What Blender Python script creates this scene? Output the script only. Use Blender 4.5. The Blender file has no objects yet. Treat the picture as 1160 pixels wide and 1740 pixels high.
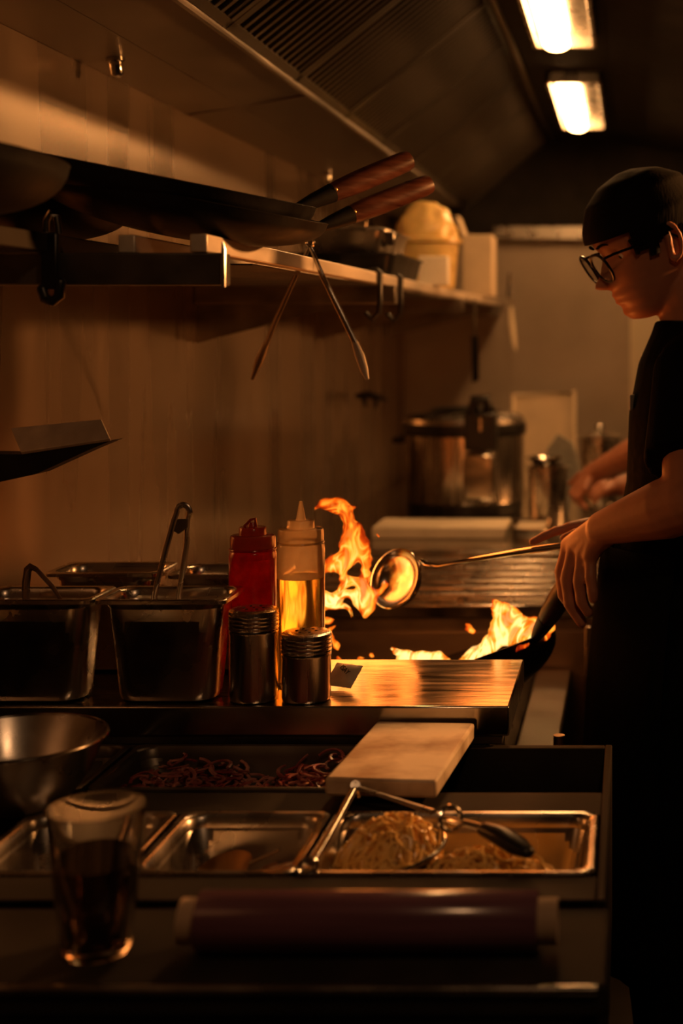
import bpy, bmesh, math, random
import numpy as np
from mathutils import Vector, Matrix, noise as mnoise

random.seed(11)
SC = bpy.context.scene
COL = SC.collection
PI = math.pi

# ------------------------------------------------------------------ camera
F = 2417.0            # focal length in pixels of the 1160 px wide frame (50 mm on a 24 mm wide sensor)
VX, VY = 1070.0, 560.0
ZC = 1.43             # camera height
cam_d = bpy.data.cameras.new('camera')
cam = bpy.data.objects.new('camera', cam_d)
COL.objects.link(cam)
cam.location = (0, 0, ZC)
cam.rotation_euler = (PI / 2, 0, 0)
cam_d.sensor_fit = 'HORIZONTAL'
cam_d.sensor_width = 24.0
cam_d.lens = 50.0
cam_d.shift_x = (580 - VX) / 1160
cam_d.shift_y = (VY - 870) / 1160
cam_d.clip_start = 0.05
cam_d.dof.use_dof = True
cam_d.dof.focus_distance = 2.08
cam_d.dof.aperture_fstop = 2.8
SC.camera = cam

# ------------------------------------------------------------------ world, lights, exposure
w = bpy.data.worlds.new('world'); SC.world = w
w.use_nodes = True
w.node_tree.nodes['Background'].inputs[0].default_value = (0.9, 0.8, 0.62, 1)
w.node_tree.nodes['Background'].inputs[1].default_value = 0.006
SC.view_settings.view_transform = 'Standard'
SC.view_settings.look = 'None'
SC.view_settings.gamma = 1.0
SC.view_settings.exposure = 0.0
SC.view_settings.use_curve_mapping = False

def light(name, typ, loc, energy, col, size=0.1, target=None, spot=None):
    d = bpy.data.lights.new(name, typ)
    d.energy = energy; d.color = col
    if typ == 'AREA':
        d.shape = 'DISK'; d.size = size
    else:
        d.shadow_soft_size = size
    if spot:
        d.spot_size = spot; d.spot_blend = 0.9
    o = bpy.data.objects.new(name, d); COL.objects.link(o)
    o.location = loc
    if target:
        o.rotation_euler = (Vector(target) - Vector(loc)).to_track_quat('-Z', 'Y').to_euler()
    return o

ADDED_LAMP_COL = (1.0, 0.38, 0.10)
ADDED_LAMP = (1.75, 2.88, 2.02)
ADDED_LAMP2 = (0.20, 0.52, 2.30)
ADDED_LAMP3 = (1.75, 4.75, 2.02)
light('added_wall_light', 'SPOT', (ADDED_LAMP[0], ADDED_LAMP[1], ADDED_LAMP[2]), 390, ADDED_LAMP_COL, 0.09, (-0.95, 2.16, 1.42), 0.98)  # added spot out of view, brightens the steel wall and the board
FIRE_COL = (1.0, 0.22, 0.03)
light('added_back_light', 'SPOT', ADDED_LAMP3, 200, ADDED_LAMP_COL, 0.09, (-0.95, 4.35, 1.30), 1.20)  # added spot out of view for the far stretch of steel wall
light('added_front_light', 'POINT', ADDED_LAMP2, 9.5, (1.0, 0.50, 0.22), 0.07)  # added point light out of view, lifts the foreground fronts and tops
light('flame_light', 'POINT', (-0.47, 2.48, 1.00), 2.8, FIRE_COL, 0.105)
light('wok_flame_light', 'POINT', (-0.23, 2.50, 1.12), 2.3, FIRE_COL, 0.10)

# ------------------------------------------------------------------ helpers
def P(px, py, Y):
    """the point that stands Y metres down the room on the sight line of a pixel"""
    return Vector(((px - VX) * Y / F, Y, ZC + (VY - py) * Y / F))

class MB:
    def __init__(s):
        s.v = []; s.f = []
    def add(s, vs, fs, M=None):
        o = len(s.v)
        for v in vs:
            v = Vector(v)
            s.v.append(M @ v if M else v)
        for f in fs:
            s.f.append([i + o for i in f])
        return s
    def box(s, c, d, M=None):
        x, y, z = d[0] / 2, d[1] / 2, d[2] / 2
        vs = [Vector((c[0] + i * x, c[1] + j * y, c[2] + k * z)) for i in (-1, 1) for j in (-1, 1) for k in (-1, 1)]
        fs = [(0, 1, 3, 2), (4, 6, 7, 5), (0, 4, 5, 1), (2, 3, 7, 6), (0, 2, 6, 4), (1, 5, 7, 3)]
        return s.add(vs, fs, M)
    def span(s, a, b, M=None):
        return s.box([(a[i] + b[i]) / 2 for i in range(3)], [abs(a[i] - b[i]) for i in range(3)], M)
    def lathe(s, prof, seg=40, M=None):
        vs = []; fs = []; idx = []
        for r, z in prof:
            if r < 1e-6:
                idx.append([len(vs)]); vs.append((0, 0, z))
            else:
                idx.append(list(range(len(vs), len(vs) + seg)))
                for k in range(seg):
                    a = 2 * PI * k / seg
                    vs.append((r * math.cos(a), r * math.sin(a), z))
        for a, b in zip(idx[:-1], idx[1:]):
            for k in range(seg):
                k2 = (k + 1) % seg
                if len(a) == 1 and len(b) == 1: continue
                if len(a) == 1: fs.append((a[0], b[k2], b[k]))
                elif len(b) == 1: fs.append((a[k], a[k2], b[0]))
                else: fs.append((a[k], a[k2], b[k2], b[k]))
        return s.add(vs, fs, M)
    def tube(s, pts, rad, seg=12, flat=1.0, up=None, round_ends=False):
        pts = [Vector(p) for p in pts]
        n = len(pts)
        if not hasattr(rad, '__len__'): rad = [rad] * n
        rad = list(rad)
        if round_ends:
            t0 = (pts[0] - pts[1]).normalized(); t1 = (pts[-1] - pts[-2]).normalized()
            r0, r1 = rad[0], rad[-1]
            head = [(pts[0] + t0 * r0 * math.sin(a), r0 * math.cos(a)) for a in (1.45, 1.1, 0.7, 0.35)]
            tail = [(pts[-1] + t1 * r1 * math.sin(a), r1 * math.cos(a)) for a in (0.35, 0.7, 1.1, 1.45)]
            pts = [h[0] for h in head] + pts + [t[0] for t in tail]
            rad = [h[1] for h in head] + rad + [t[1] for t in tail]
            n = len(pts)
        tang = []
        for i in range(n):
            a = pts[max(i - 1, 0)]; b = pts[min(i + 1, n - 1)]
            tang.append((b - a).normalized())
        u = Vector(up) if up else (Vector((0, 0, 1)) if abs(tang[0].z) < 0.9 else Vector((1, 0, 0)))
        vs = []; fs = []
        for i in range(n):
            u = (u - tang[i] * u.dot(tang[i])).normalized()
            w_ = tang[i].cross(u)
            for k in range(seg):
                a = 2 * PI * k / seg
                vs.append(pts[i] + w_ * (rad[i] * math.cos(a)) + u * (rad[i] * flat * math.sin(a)))
        for i in range(n - 1):
            for k in range(seg):
                k2 = (k + 1) % seg
                fs.append((i * seg + k, i * seg + k2, (i + 1) * seg + k2, (i + 1) * seg + k))
        fs.append(tuple(range(seg - 1, -1, -1)))
        fs.append(tuple(range((n - 1) * seg, n * seg)))
        return s.add(vs, fs)
    def torus(s, c, R, r, nrm=(0, 0, 1), seg=40, rs=10, a0=0, a1=2 * PI):
        q = Vector(nrm).to_track_quat('Z', 'Y').to_matrix()
        c = Vector(c); vs = []; fs = []
        full = abs(a1 - a0 - 2 * PI) < 1e-6
        m = seg if full else seg + 1
        for i in range(m):
            a = a0 + (a1 - a0) * i / seg
            for k in range(rs):
                b = 2 * PI * k / rs
                vs.append(c + q @ Vector(((R + r * math.cos(b)) * math.cos(a), (R + r * math.cos(b)) * math.sin(a), r * math.sin(b))))
        for i in range(seg):
            i2 = (i + 1) % m
            for k in range(rs):
                k2 = (k + 1) % rs
                fs.append((i * rs + k, i2 * rs + k, i2 * rs + k2, i * rs + k2))
        return s.add(vs, fs)
    def loft(s, loops, cap0=True, cap1=True, M=None):
        n = len(loops[0]); vs = []; fs = []
        for l in loops: vs += list(l)
        for i in range(len(loops) - 1):
            for k in range(n):
                k2 = (k + 1) % n
                fs.append((i * n + k, i * n + k2, (i + 1) * n + k2, (i + 1) * n + k))
        if cap0: fs.append(tuple(range(n - 1, -1, -1)))
        if cap1: fs.append(tuple(range((len(loops) - 1) * n, len(loops) * n)))
        return s.add(vs, fs, M)
    def prism(s, poly, ext, M=None):
        """poly: 3-D points of one face; ext: extrusion vector"""
        a = [Vector(p) for p in poly]; e = Vector(ext)
        return s.loft([a, [p + e for p in a]], True, True, M)
    def build(s, name, mat, parent=None, bevel=0.0, smooth=True, loc=None, sub=0, solid=0.0):
        me = bpy.data.meshes.new(name)
        base = Vector((0, 0, 0))
        if parent is not None:
            base = wloc(parent)
        elif loc is not None:
            base = Vector(loc)
        me.from_pydata([v - base for v in s.v], [], s.f)
        bm = bmesh.new(); bm.from_mesh(me)
        bmesh.ops.recalc_face_normals(bm, faces=bm.faces)
        bm.to_mesh(me); bm.free()
        me.materials.append(mat)
        o = bpy.data.objects.new(name, me); COL.objects.link(o)
        if parent is not None: o.parent = parent
        else: o.location = base
        if solid:
            m = o.modifiers.new('solid', 'SOLIDIFY'); m.thickness = solid; m.offset = 0
        if bevel:
            m = o.modifiers.new('bevel', 'BEVEL'); m.width = bevel; m.segments = 2; m.limit_method = 'ANGLE'; m.angle_limit = 0.6
            m.harden_normals = False
        if sub:
            m = o.modifiers.new('sub', 'SUBSURF'); m.levels = sub; m.render_levels = sub
        if smooth:
            me.polygons.foreach_set('use_smooth', [True] * len(me.polygons))
            try:
                me.set_sharp_from_angle(angle=0.7)
            except Exception:
                pass
        return o

def wloc(o):
    l = Vector((0, 0, 0))
    while o is not None:
        l += o.location; o = o.parent
    return l

def tag(o, label, cat, group=None, kind=None):
    o['label'] = label
    if cat: o['category'] = cat
    if group: o['group'] = group
    if kind: o['kind'] = kind
    return o

def thing(name, label, cat, loc, group=None):
    o = bpy.data.objects.new(name, None); COL.objects.link(o)
    o.empty_display_size = 0.05
    o.location = loc
    return tag(o, label, cat, group)

def struct(o):
    o['kind'] = 'structure'; return o

def at(loc, rz=0.0, rx=0.0, ry=0.0):
    return Matrix.Translation(Vector(loc)) @ Matrix.Rotation(rz, 4, 'Z') @ Matrix.Rotation(ry, 4, 'Y') @ Matrix.Rotation(rx, 4, 'X')

def frame_to(origin, zdir, xhint=(1, 0, 0)):
    z = Vector(zdir).normalized(); x = Vector(xhint)
    x = (x - z * x.dot(z)).normalized(); y = z.cross(x)
    m = Matrix((x, y, z)).transposed().to_4x4()
    return Matrix.Translation(Vector(origin)) @ m

def rrect(hx, hy, r, z, n=6, cx=0, cy=0):
    pts = []
    r = min(r, hx * 0.999, hy * 0.999)
    for sx, sy, a0 in ((1, 1, 0), (-1, 1, PI / 2), (-1, -1, PI), (1, -1, 3 * PI / 2)):
        for k in range(n + 1):
            a = a0 + (PI / 2) * k / n
            pts.append(Vector((cx + sx * (hx - r) + r * math.cos(a), cy + sy * (hy - r) + r * math.sin(a), z)))
    return pts

# ------------------------------------------------------------------ materials
def new_mat(name):
    m = bpy.data.materials.new(name); m.use_nodes = True
    nt = m.node_tree
    return m, nt, nt.nodes['Principled BSDF']

def pmat(name, col, metal=0.0, rough=0.5, var=0.15, scale=12.0, stretch=(1, 1, 1), rvar=0.12, bump=0.0,
         bscale=None, col2=None, thresh=(0.35, 0.7), trans=0.0, ior=1.45, alpha=1.0, sss=0.0, sheen=0.0, spec=0.5, detail=4.0):
    m, nt, b = new_mat(name)
    N = nt.nodes.new; L = nt.links.new
    tc = N('ShaderNodeTexCoord'); mp = N('ShaderNodeMapping'); mp.inputs['Scale'].default_value = stretch
    no = N('ShaderNodeTexNoise'); no.inputs['Scale'].default_value = scale; no.inputs['Detail'].default_value = detail
    L(tc.outputs['Object'], mp.inputs['Vector']); L(mp.outputs['Vector'], no.inputs['Vector'])
    rp = N('ShaderNodeValToRGB')
    c2 = col2 if col2 else tuple(min(1, c * (1 + var)) for c in col)
    c1 = col if col2 else tuple(c * (1 - var) for c in col)
    rp.color_ramp.elements[0].position = thresh[0]; rp.color_ramp.elements[0].color = (*c1, 1)
    rp.color_ramp.elements[1].position = thresh[1]; rp.color_ramp.elements[1].color = (*c2, 1)
    L(no.outputs['Fac'], rp.inputs['Fac']); L(rp.outputs['Color'], b.inputs['Base Color'])
    mr = N('ShaderNodeMapRange'); mr.inputs['To Min'].default_value = max(0.02, rough - rvar); mr.inputs['To Max'].default_value = min(1, rough + rvar)
    mr.inputs['From Min'].default_value = 0.3; mr.inputs['From Max'].default_value = 0.7
    L(no.outputs['Fac'], mr.inputs['Value']); L(mr.outputs['Result'], b.inputs['Roughness'])
    b.inputs['Metallic'].default_value = metal
    b.inputs['Specular IOR Level'].default_value = spec
    b.inputs['Transmission Weight'].default_value = trans
    b.inputs['IOR'].default_value = ior
    b.inputs['Alpha'].default_value = alpha
    if sss:
        b.inputs['Subsurface Weight'].default_value = sss; b.inputs['Subsurface Radius'].default_value = (0.012, 0.005, 0.002)
    if sheen:
        b.inputs['Sheen Weight'].default_value = sheen
    if bump:
        n2 = N('ShaderNodeTexNoise'); n2.inputs['Scale'].default_value = bscale or scale * 4; n2.inputs['Detail'].default_value = 3
        L(mp.outputs['Vector'], n2.inputs['Vector'])
        bp = N('ShaderNodeBump'); bp.inputs['Strength'].default_value = bump; bp.inputs['Distance'].default_value = 0.002
        L(n2.outputs['Fac'], bp.inputs['Height']); L(bp.outputs['Normal'], b.inputs['Normal'])
    return m

ST = (0.50, 0.47, 0.43)
MAT = {}
MAT['wall_steel'] = pmat('brushed_wall_steel', (0.40, 0.30, 0.215), 0.95, 0.28, 0.04, 2.0, (3, 3, 0.3), 0.05, 0.0, detail=3)
MAT['steel'] = pmat('worn_steel', ST, 1.0, 0.27, 0.12, 14, (1, 1, 1), 0.08, 0.03, 90)
MAT['steel_top'] = pmat('scratched_worktop_steel', (0.46, 0.43, 0.39), 1.0, 0.19, 0.12, 9, (1, 6, 1), 0.07, 0.25, 14)
MAT['steel_dark'] = pmat('dark_grimy_steel', (0.16, 0.145, 0.125), 0.9, 0.42, 0.3, 9, (1, 1, 1), 0.12, 0.1, 40)
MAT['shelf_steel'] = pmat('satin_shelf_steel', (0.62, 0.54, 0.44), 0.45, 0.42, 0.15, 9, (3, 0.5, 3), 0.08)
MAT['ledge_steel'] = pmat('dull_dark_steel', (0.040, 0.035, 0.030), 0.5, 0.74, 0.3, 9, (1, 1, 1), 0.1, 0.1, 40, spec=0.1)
MAT['hood_steel'] = pmat('hood_steel', (0.30, 0.26, 0.22), 0.9, 0.36, 0.2, 4, (1, 1, 3), 0.08, 0.03, 40)
MAT['filter'] = pmat('greasy_filter_steel', (0.075, 0.062, 0.048), 0.85, 0.45, 0.3, 6, (1, 1, 1), 0.1, 0.0)
MAT['chrome'] = pmat('polished_steel', (0.62, 0.59, 0.54), 1.0, 0.16, 0.08, 20, (1, 1, 1), 0.05, 0.0)
MAT['can'] = pmat('brushed_canister_steel', (0.50, 0.46, 0.41), 1.0, 0.25, 0.15, 12, (6, 6, 0.3), 0.06, 0.02, 80)
MAT['iron'] = pmat('black_seasoned_iron', (0.008, 0.007, 0.0065), 0.0, 0.55, 0.4, 18, (1, 1, 1), 0.12, 0.2, 60, spec=0.2)
MAT['black_plastic'] = pmat('black_plastic', (0.010, 0.010, 0.010), 0.0, 0.35, 0.3, 10, (1, 1, 1), 0.1)
MAT['wood'] = pmat('dark_red_wood', (0.10, 0.032, 0.018), 0.0, 0.34, 0.4, 6, (3, 3, 20), 0.08, 0.1, 40)
MAT['wood_dark'] = pmat('charred_wood', (0.035, 0.020, 0.014), 0.0, 0.42, 0.4, 6, (3, 3, 12), 0.1, 0.15, 40)
MAT['board'] = pmat('stained_white_cutting_board', (0.27, 0.185, 0.115), 0.0, 0.50, 0.2, 11, (1, 1, 1), 0.08, 0.1, 120, col2=(0.72, 0.62, 0.48), thresh=(0.34, 0.60))
MAT['board_far'] = pmat('off_white_plastic', (0.60, 0.56, 0.46), 0.0, 0.45, 0.1, 9)
MAT['floor'] = pmat('dark_quarry_floor', (0.030, 0.026, 0.022), 0.0, 0.5, 0.3, 5)
MAT['ceiling'] = pmat('dark_ceiling', (0.04, 0.037, 0.033), 0.0, 0.7, 0.2, 4)
MAT['wall_dark'] = pmat('dim_painted_wall', (0.07, 0.06, 0.05), 0.0, 0.6, 0.2, 4)
MAT['wall_back'] = pmat('back_wall_steel', (0.42, 0.35, 0.28), 0.35, 0.45, 0.15, 3, (1, 1, 1), 0.05)
MAT['cream'] = pmat('cream_paint', (0.72, 0.62, 0.46), 0.0, 0.5, 0.05, 6)
MAT['card'] = pmat('pale_carton', (0.55, 0.45, 0.32), 0.0, 0.7, 0.1, 10)
MAT['white_label'] = pmat('white_paper', (0.80, 0.72, 0.60), 0.0, 0.6, 0.05, 20)
MAT['tub'] = pmat('yellowed_plastic', (0.80, 0.58, 0.22), 0.0, 0.32, 0.15, 14, (1, 1, 1), 0.08, sss=0.3)
MAT['grey_cloth'] = pmat('grey_cloth', (0.30, 0.30, 0.27), 0.0, 0.85, 0.15, 30, sheen=0.2)
MAT['brass'] = pmat('dull_brass', (0.45, 0.27, 0.12), 1.0, 0.4, 0.2, 30)
MAT['skin'] = pmat('skin', (0.45, 0.195, 0.115), 0.0, 0.46, 0.08, 40, (1, 1, 1), 0.05, 0.05, 300, sss=0.06)
MAT['hair'] = pmat('black_hair', (0.005, 0.004, 0.0035), 0.0, 0.8, 0.4, 60, (1, 1, 0.2), 0.1, 0.3, 200, spec=0.15)
MAT['cap'] = pmat('black_cap_cloth', (0.004, 0.0045, 0.0045), 0.0, 0.95, 0.2, 80, bump=0.2, bscale=300, spec=0.05)
MAT['shirt'] = pmat('black_shirt_cloth', (0.005, 0.0055, 0.0055), 0.0, 0.95, 0.2, 60, bump=0.2, bscale=260, spec=0.03)
MAT['apron'] = pmat('black_apron_cloth', (0.006, 0.007, 0.007), 0.0, 0.95, 0.2, 60, bump=0.2, bscale=260, spec=0.03)
MAT['frame_black'] = pmat('black_acetate', (0.006, 0.006, 0.006), 0.0, 0.25, 0.2, 20)
MAT['noodle'] = pmat('yellow_noodle', (0.85, 0.50, 0.13), 0.0, 0.25, 0.25, 60, (1, 1, 1), 0.08, sss=0.0, col2=(0.98, 0.70, 0.26))
MAT['onion'] = pmat('red_onion', (0.22, 0.035, 0.04), 0.0, 0.3, 0.3, 25, (1, 1, 1), 0.08, sss=0.1, col2=(0.58, 0.28, 0.24), thresh=(0.42, 0.68))
MAT['meat'] = pmat('cooked_meat', (0.30, 0.14, 0.07), 0.0, 0.4, 0.3, 40, (1, 1, 1), 0.1, 0.4, 120, col2=(0.55, 0.30, 0.15))
MAT['film'] = pmat('purple_cling_film', (0.16, 0.075, 0.11), 0.0, 0.20, 0.15, 30, (0.3, 6, 6), 0.05, spec=0.8)
MAT['core'] = pmat('cardboard_core', (0.50, 0.36, 0.24), 0.0, 0.7, 0.1, 30)
MAT['sachet'] = pmat('grey_foil_sachet', (0.55, 0.48, 0.38), 0.2, 0.45, 0.15, 30, bump=0.4, bscale=60)
MAT['ink'] = pmat('black_ink', (0.010, 0.010, 0.010), 0.0, 0.6, 0.2, 30)

def glass_mat(name, col, rough=0.0, trans=1.0):
    return pmat(name, col, 0.0, rough, 0.02, 8, rvar=0.0 if rough < 0.03 else 0.02, trans=trans, ior=1.45)
MAT['glass'] = glass_mat('clear_glass', (0.97, 0.97, 0.96), 0.02)
MAT['lens'] = glass_mat('spectacle_lens', (0.9, 0.9, 0.9), 0.02)

def translucent_mat(name, col, tcol, tr=0.6, clear=0.25, gloss=0.12, scale=12, col2=None):
    """soft plastic or cloudy liquid: light from behind glows through it"""
    m = bpy.data.materials.new(name); m.use_nodes = True
    nt = m.node_tree; nt.nodes.clear(); N = nt.nodes.new; L = nt.links.new
    out = N('ShaderNodeOutputMaterial')
    tc = N('ShaderNodeTexCoord'); no = N('ShaderNodeTexNoise'); no.inputs['Scale'].default_value = scale; no.inputs['Detail'].default_value = 4
    L(tc.outputs['Object'], no.inputs['Vector'])
    rp = N('ShaderNodeValToRGB'); rp.color_ramp.elements[0].position = 0.38; rp.color_ramp.elements[1].position = 0.62
    rp.color_ramp.elements[0].color = (*(col2 or tuple(c * 0.8 for c in tcol)), 1); rp.color_ramp.elements[1].color = (*tcol, 1)
    L(no.outputs['Fac'], rp.inputs['Fac'])
    df = N('ShaderNodeBsdfDiffuse'); df.inputs['Color'].default_value = (*col, 1)
    tl = N('ShaderNodeBsdfTranslucent'); L(rp.outputs['Color'], tl.inputs['Color'])
    tp = N('ShaderNodeBsdfTransparent'); tp.inputs['Color'].default_value = (*[min(1, c * 1.05) for c in tcol], 1)
    gl = N('ShaderNodeBsdfGlossy'); gl.inputs['Roughness'].default_value = 0.18
    m1 = N('ShaderNodeMixShader'); m1.inputs[0].default_value = tr; L(df.outputs[0], m1.inputs[1]); L(tl.outputs[0], m1.inputs[2])
    m2 = N('ShaderNodeMixShader'); m2.inputs[0].default_value = clear; L(m1.outputs[0], m2.inputs[1]); L(tp.outputs[0], m2.inputs[2])
    fr = N('ShaderNodeFresnel'); fr.inputs['IOR'].default_value = 1.4
    m3 = N('ShaderNodeMixShader'); L(fr.outputs[0], m3.inputs[0]); L(m2.outputs[0], m3.inputs[1]); L(gl.outputs[0], m3.inputs[2])
    L(m3.outputs[0], out.inputs['Surface'])
    return m
MAT['frosted'] = translucent_mat('frosted_squeeze_plastic', (0.75, 0.68, 0.55), (1.0, 0.90, 0.72), 0.90, 0.50, scale=20)
MAT['oil'] = pmat('amber_oil', (1.0, 0.66, 0.13), 0.0, 0.16, 0.04, 6, rvar=0.02, trans=0.88, ior=1.38)
MAT['sauce'] = translucent_mat('red_chilli_sauce', (0.75, 0.016, 0.016), (1.0, 0.055, 0.035), 0.60, 0.15, scale=45, col2=(0.45, 0.015, 0.010))
MAT['red_cap'] = translucent_mat('smeared_red_cap', (0.34, 0.06, 0.03), (0.62, 0.16, 0.07), 0.4, 0.1, scale=25)

def emit_mat(name, col, strength):
    m = bpy.data.materials.new(name); m.use_nodes = True
    nt = m.node_tree; nt.nodes.clear(); N = nt.nodes.new; L = nt.links.new
    out = N('ShaderNodeOutputMaterial'); e = N('ShaderNodeEmission')
    tc = N('ShaderNodeTexCoord'); no = N('ShaderNodeTexNoise'); no.inputs['Scale'].default_value = 4
    L(tc.outputs['Object'], no.inputs['Vector'])
    mr = N('ShaderNodeMapRange'); mr.inputs['To Min'].default_value = strength * 0.9; mr.inputs['To Max'].default_value = strength * 1.1
    L(no.outputs['Fac'], mr.inputs['Value']); L(mr.outputs['Result'], e.inputs['Strength'])
    e.inputs['Color'].default_value = (*col, 1)
    L(e.outputs[0], out.inputs['Surface'])
    return m
MAT['tube_light'] = emit_mat('lit_tube_cover', (1.0, 0.46, 0.15), 36.0)

MAT['added_lamp_bulb'] = emit_mat('added_lamp_glow', (1.0, 0.46, 0.15), 4.0)  # glow inside the shades of the added lamps
def flame_mat():
    m = bpy.data.materials.new('burning_gas'); m.use_nodes = True
    nt = m.node_tree; nt.nodes.clear(); N = nt.nodes.new; L = nt.links.new
    out = N('ShaderNodeOutputMaterial')
    at_ = N('ShaderNodeAttribute'); at_.attribute_name = 'body_glow'
    tc = N('ShaderNodeTexCoord'); mp = N('ShaderNodeMapping'); mp.inputs['Scale'].default_value = (1.0, 1.0, 0.5)
    L(tc.outputs['Object'], mp.inputs['Vector'])
    no = N('ShaderNodeTexNoise'); no.inputs['Scale'].default_value = 19; no.inputs['Detail'].default_value = 2; no.inputs['Distortion'].default_value = 1.6
    L(mp.outputs['Vector'], no.inputs['Vector'])
    # thin bright folds where the noise crosses its middle
    s1 = N('ShaderNodeMath'); s1.operation = 'SUBTRACT'; s1.inputs[1].default_value = 0.5; L(no.outputs['Fac'], s1.inputs[0])
    s2 = N('ShaderNodeMath'); s2.operation = 'ABSOLUTE'; L(s1.outputs[0], s2.inputs[0])
    s3 = N('ShaderNodeMapRange'); s3.interpolation_type = 'SMOOTHSTEP'
    s3.inputs['From Min'].default_value = 0.16; s3.inputs['From Max'].default_value = 0.0
    L(s2.outputs[0], s3.inputs['Value'])
    # heat: hot body, cooler rim
    h1 = N('ShaderNodeMath'); h1.operation = 'MULTIPLY'; L(at_.outputs['Fac'], h1.inputs[0]); h1.inputs[1].default_value = 0.30
    h2 = N('ShaderNodeMath'); h2.operation = 'MULTIPLY_ADD'; L(s3.outputs['Result'], h2.inputs[0]); h2.inputs[1].default_value = 0.50; L(h1.outputs[0], h2.inputs[2])
    at2 = N('ShaderNodeAttribute'); at2.attribute_name = 'core'
    h3 = N('ShaderNodeMath'); h3.operation = 'ADD'; L(h2.outputs[0], h3.inputs[0]); L(at2.outputs['Fac'], h3.inputs[1])
    rp = N('ShaderNodeValToRGB'); cr = rp.color_ramp
    cr.elements[0].position = 0.0; cr.elements[0].color = (0.30, 0.012, 0.001, 1)
    cr.elements[1].position = 1.0; cr.elements[1].color = (1.0, 0.60, 0.20, 1)
    for p_, c_ in ((0.25, (0.62, 0.050, 0.003, 1)), (0.5, (0.85, 0.125, 0.004, 1)), (0.75, (1.0, 0.34, 0.028, 1))):
        e_ = cr.elements.new(p_); e_.color = c_
    L(h3.outputs[0], rp.inputs['Fac'])
    st = N('ShaderNodeMapRange'); st.inputs['To Min'].default_value = 0.9; st.inputs['To Max'].default_value = 2.3
    L(h3.outputs[0], st.inputs['Value'])
    e = N('ShaderNodeEmission'); L(rp.outputs['Color'], e.inputs['Color']); L(st.outputs['Result'], e.inputs['Strength'])
    tp = N('ShaderNodeBsdfTransparent')
    al = N('ShaderNodeMapRange'); al.interpolation_type = 'SMOOTHSTEP'
    al.inputs['From Min'].default_value = 0.0; al.inputs['From Max'].default_value = 0.40; al.inputs['To Max'].default_value = 0.72
    L(at_.outputs['Fac'], al.inputs['Value'])
    mx = N('ShaderNodeMixShader'); L(al.outputs['Result'], mx.inputs[0]); L(tp.outputs[0], mx.inputs[1]); L(e.outputs[0], mx.inputs[2])
    L(mx.outputs[0], out.inputs['Surface'])
    return m
MAT['flame'] = flame_mat()

# ================================================================== THE ROOM
XW = -0.95            # steel wall on the left
YB = 6.0              # back wall
def setting(name, a, b, mat, bevel=0.0):
    o = MB().span(a, b).build(name, mat, None, bevel, smooth=False)
    return struct(o)
setting('floor', (XW - 0.1, -1.6, -0.1), (2.7, YB + 0.1, 0.0), MAT['floor'])
setting('ceiling', (XW - 0.1, -1.6, 2.75), (2.7, YB + 0.1, 2.85), MAT['ceiling'])
setting('wall_left', (XW - 0.1, -1.6, 0.0), (XW, YB + 0.1, 2.75), MAT['wall_steel'])
setting('wall_back', (XW, YB, 0.0), (2.7, YB + 0.1, 2.75), MAT['wall_back'])
setting('wall_right', (2.6, -1.6, 0.0), (2.7, YB, 2.75), MAT['wall_dark'])
setting('wall_front', (XW, -1.6, 0.0), (2.6, -1.5, 2.75), MAT['wall_dark'])
setting('trim_1', (0.0, YB - 0.03, 0.0), (0.16, YB, 1.55), MAT['cream'], 0.004)

# ------------------------------------------------------------------ exhaust hood
def zr(z): return ZC + z
HY0, HY1 = 0.9, YB - 0.002
hood = thing('exhaust_hood', 'long grimy steel exhaust hood with slanted baffle filters above the cooking line', 'hood', (XW, HY0, zr(0.46)))
prof = [(-0.95, 0.462), (-0.83, 0.478), (-0.69, 0.507), (-0.33, 0.80), (-0.06, 0.80), (0.33, 0.72), (0.33, 0.56)]
def strip(name, i, mat, t=0.012, y0=HY0, y1=HY1, parent=hood):
    (x0, z0), (x1, z1) = prof[i], prof[i + 1]
    n = Vector((-(z1 - z0), 0, x1 - x0)).normalized() * t
    poly = [Vector((x0, y0, zr(z0))), Vector((x1, y0, zr(z1))), Vector((x1, y0, zr(z1))) + n, Vector((x0, y0, zr(z0))) + n]
    return MB().prism(poly, (0, y1 - y0, 0)).build(name, mat, parent, 0.002, smooth=False)
strip('soffit_panel', 0, MAT['hood_steel'])
strip('gutter_panel', 1, MAT['hood_steel'])
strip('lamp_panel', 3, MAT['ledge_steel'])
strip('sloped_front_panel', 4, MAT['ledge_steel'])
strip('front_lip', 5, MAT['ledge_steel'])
# rolled rim along the lower end of the filters
MB().tube([(-0.692, HY0, zr(0.505)), (-0.692, HY1, zr(0.505))], 0.006, 8).build('filter_rail', MAT['hood_steel'], hood)
MB().tube([(-0.33, HY0, zr(0.797)), (-0.33, HY1, zr(0.797))], 0.009, 8).build('filter_rail', MAT['hood_steel'], hood)
# seam straps across soffit and gutter
for ys in (1.55, 3.05, 4.55):
    MB().prism([(-0.945, ys, zr(0.4655)), (-0.69, ys, zr(0.504)), (-0.69, ys, zr(0.501)), (-0.945, ys, zr(0.4595))], (0, 0.03, 0)).build('seam_strap', MAT['hood_steel'], hood, smooth=False)
# end panel closing the hood against the back wall
MB().prism([(-0.95, YB - 0.03, zr(0.405)), (0.33, YB - 0.03, zr(0.405)), (0.33, YB - 0.03, zr(0.72)), (-0.06, YB - 0.03, zr(0.80)), (-0.33, YB - 0.03, zr(0.80)),
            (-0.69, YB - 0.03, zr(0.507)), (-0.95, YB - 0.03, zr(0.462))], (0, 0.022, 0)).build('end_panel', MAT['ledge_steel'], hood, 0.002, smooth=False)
MB().span((-0.57, YB - 0.07, zr(0.375)), (0.33, YB - 0.031, zr(0.432))).build('end_ledge', MAT['steel'], hood, 0.004)
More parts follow.
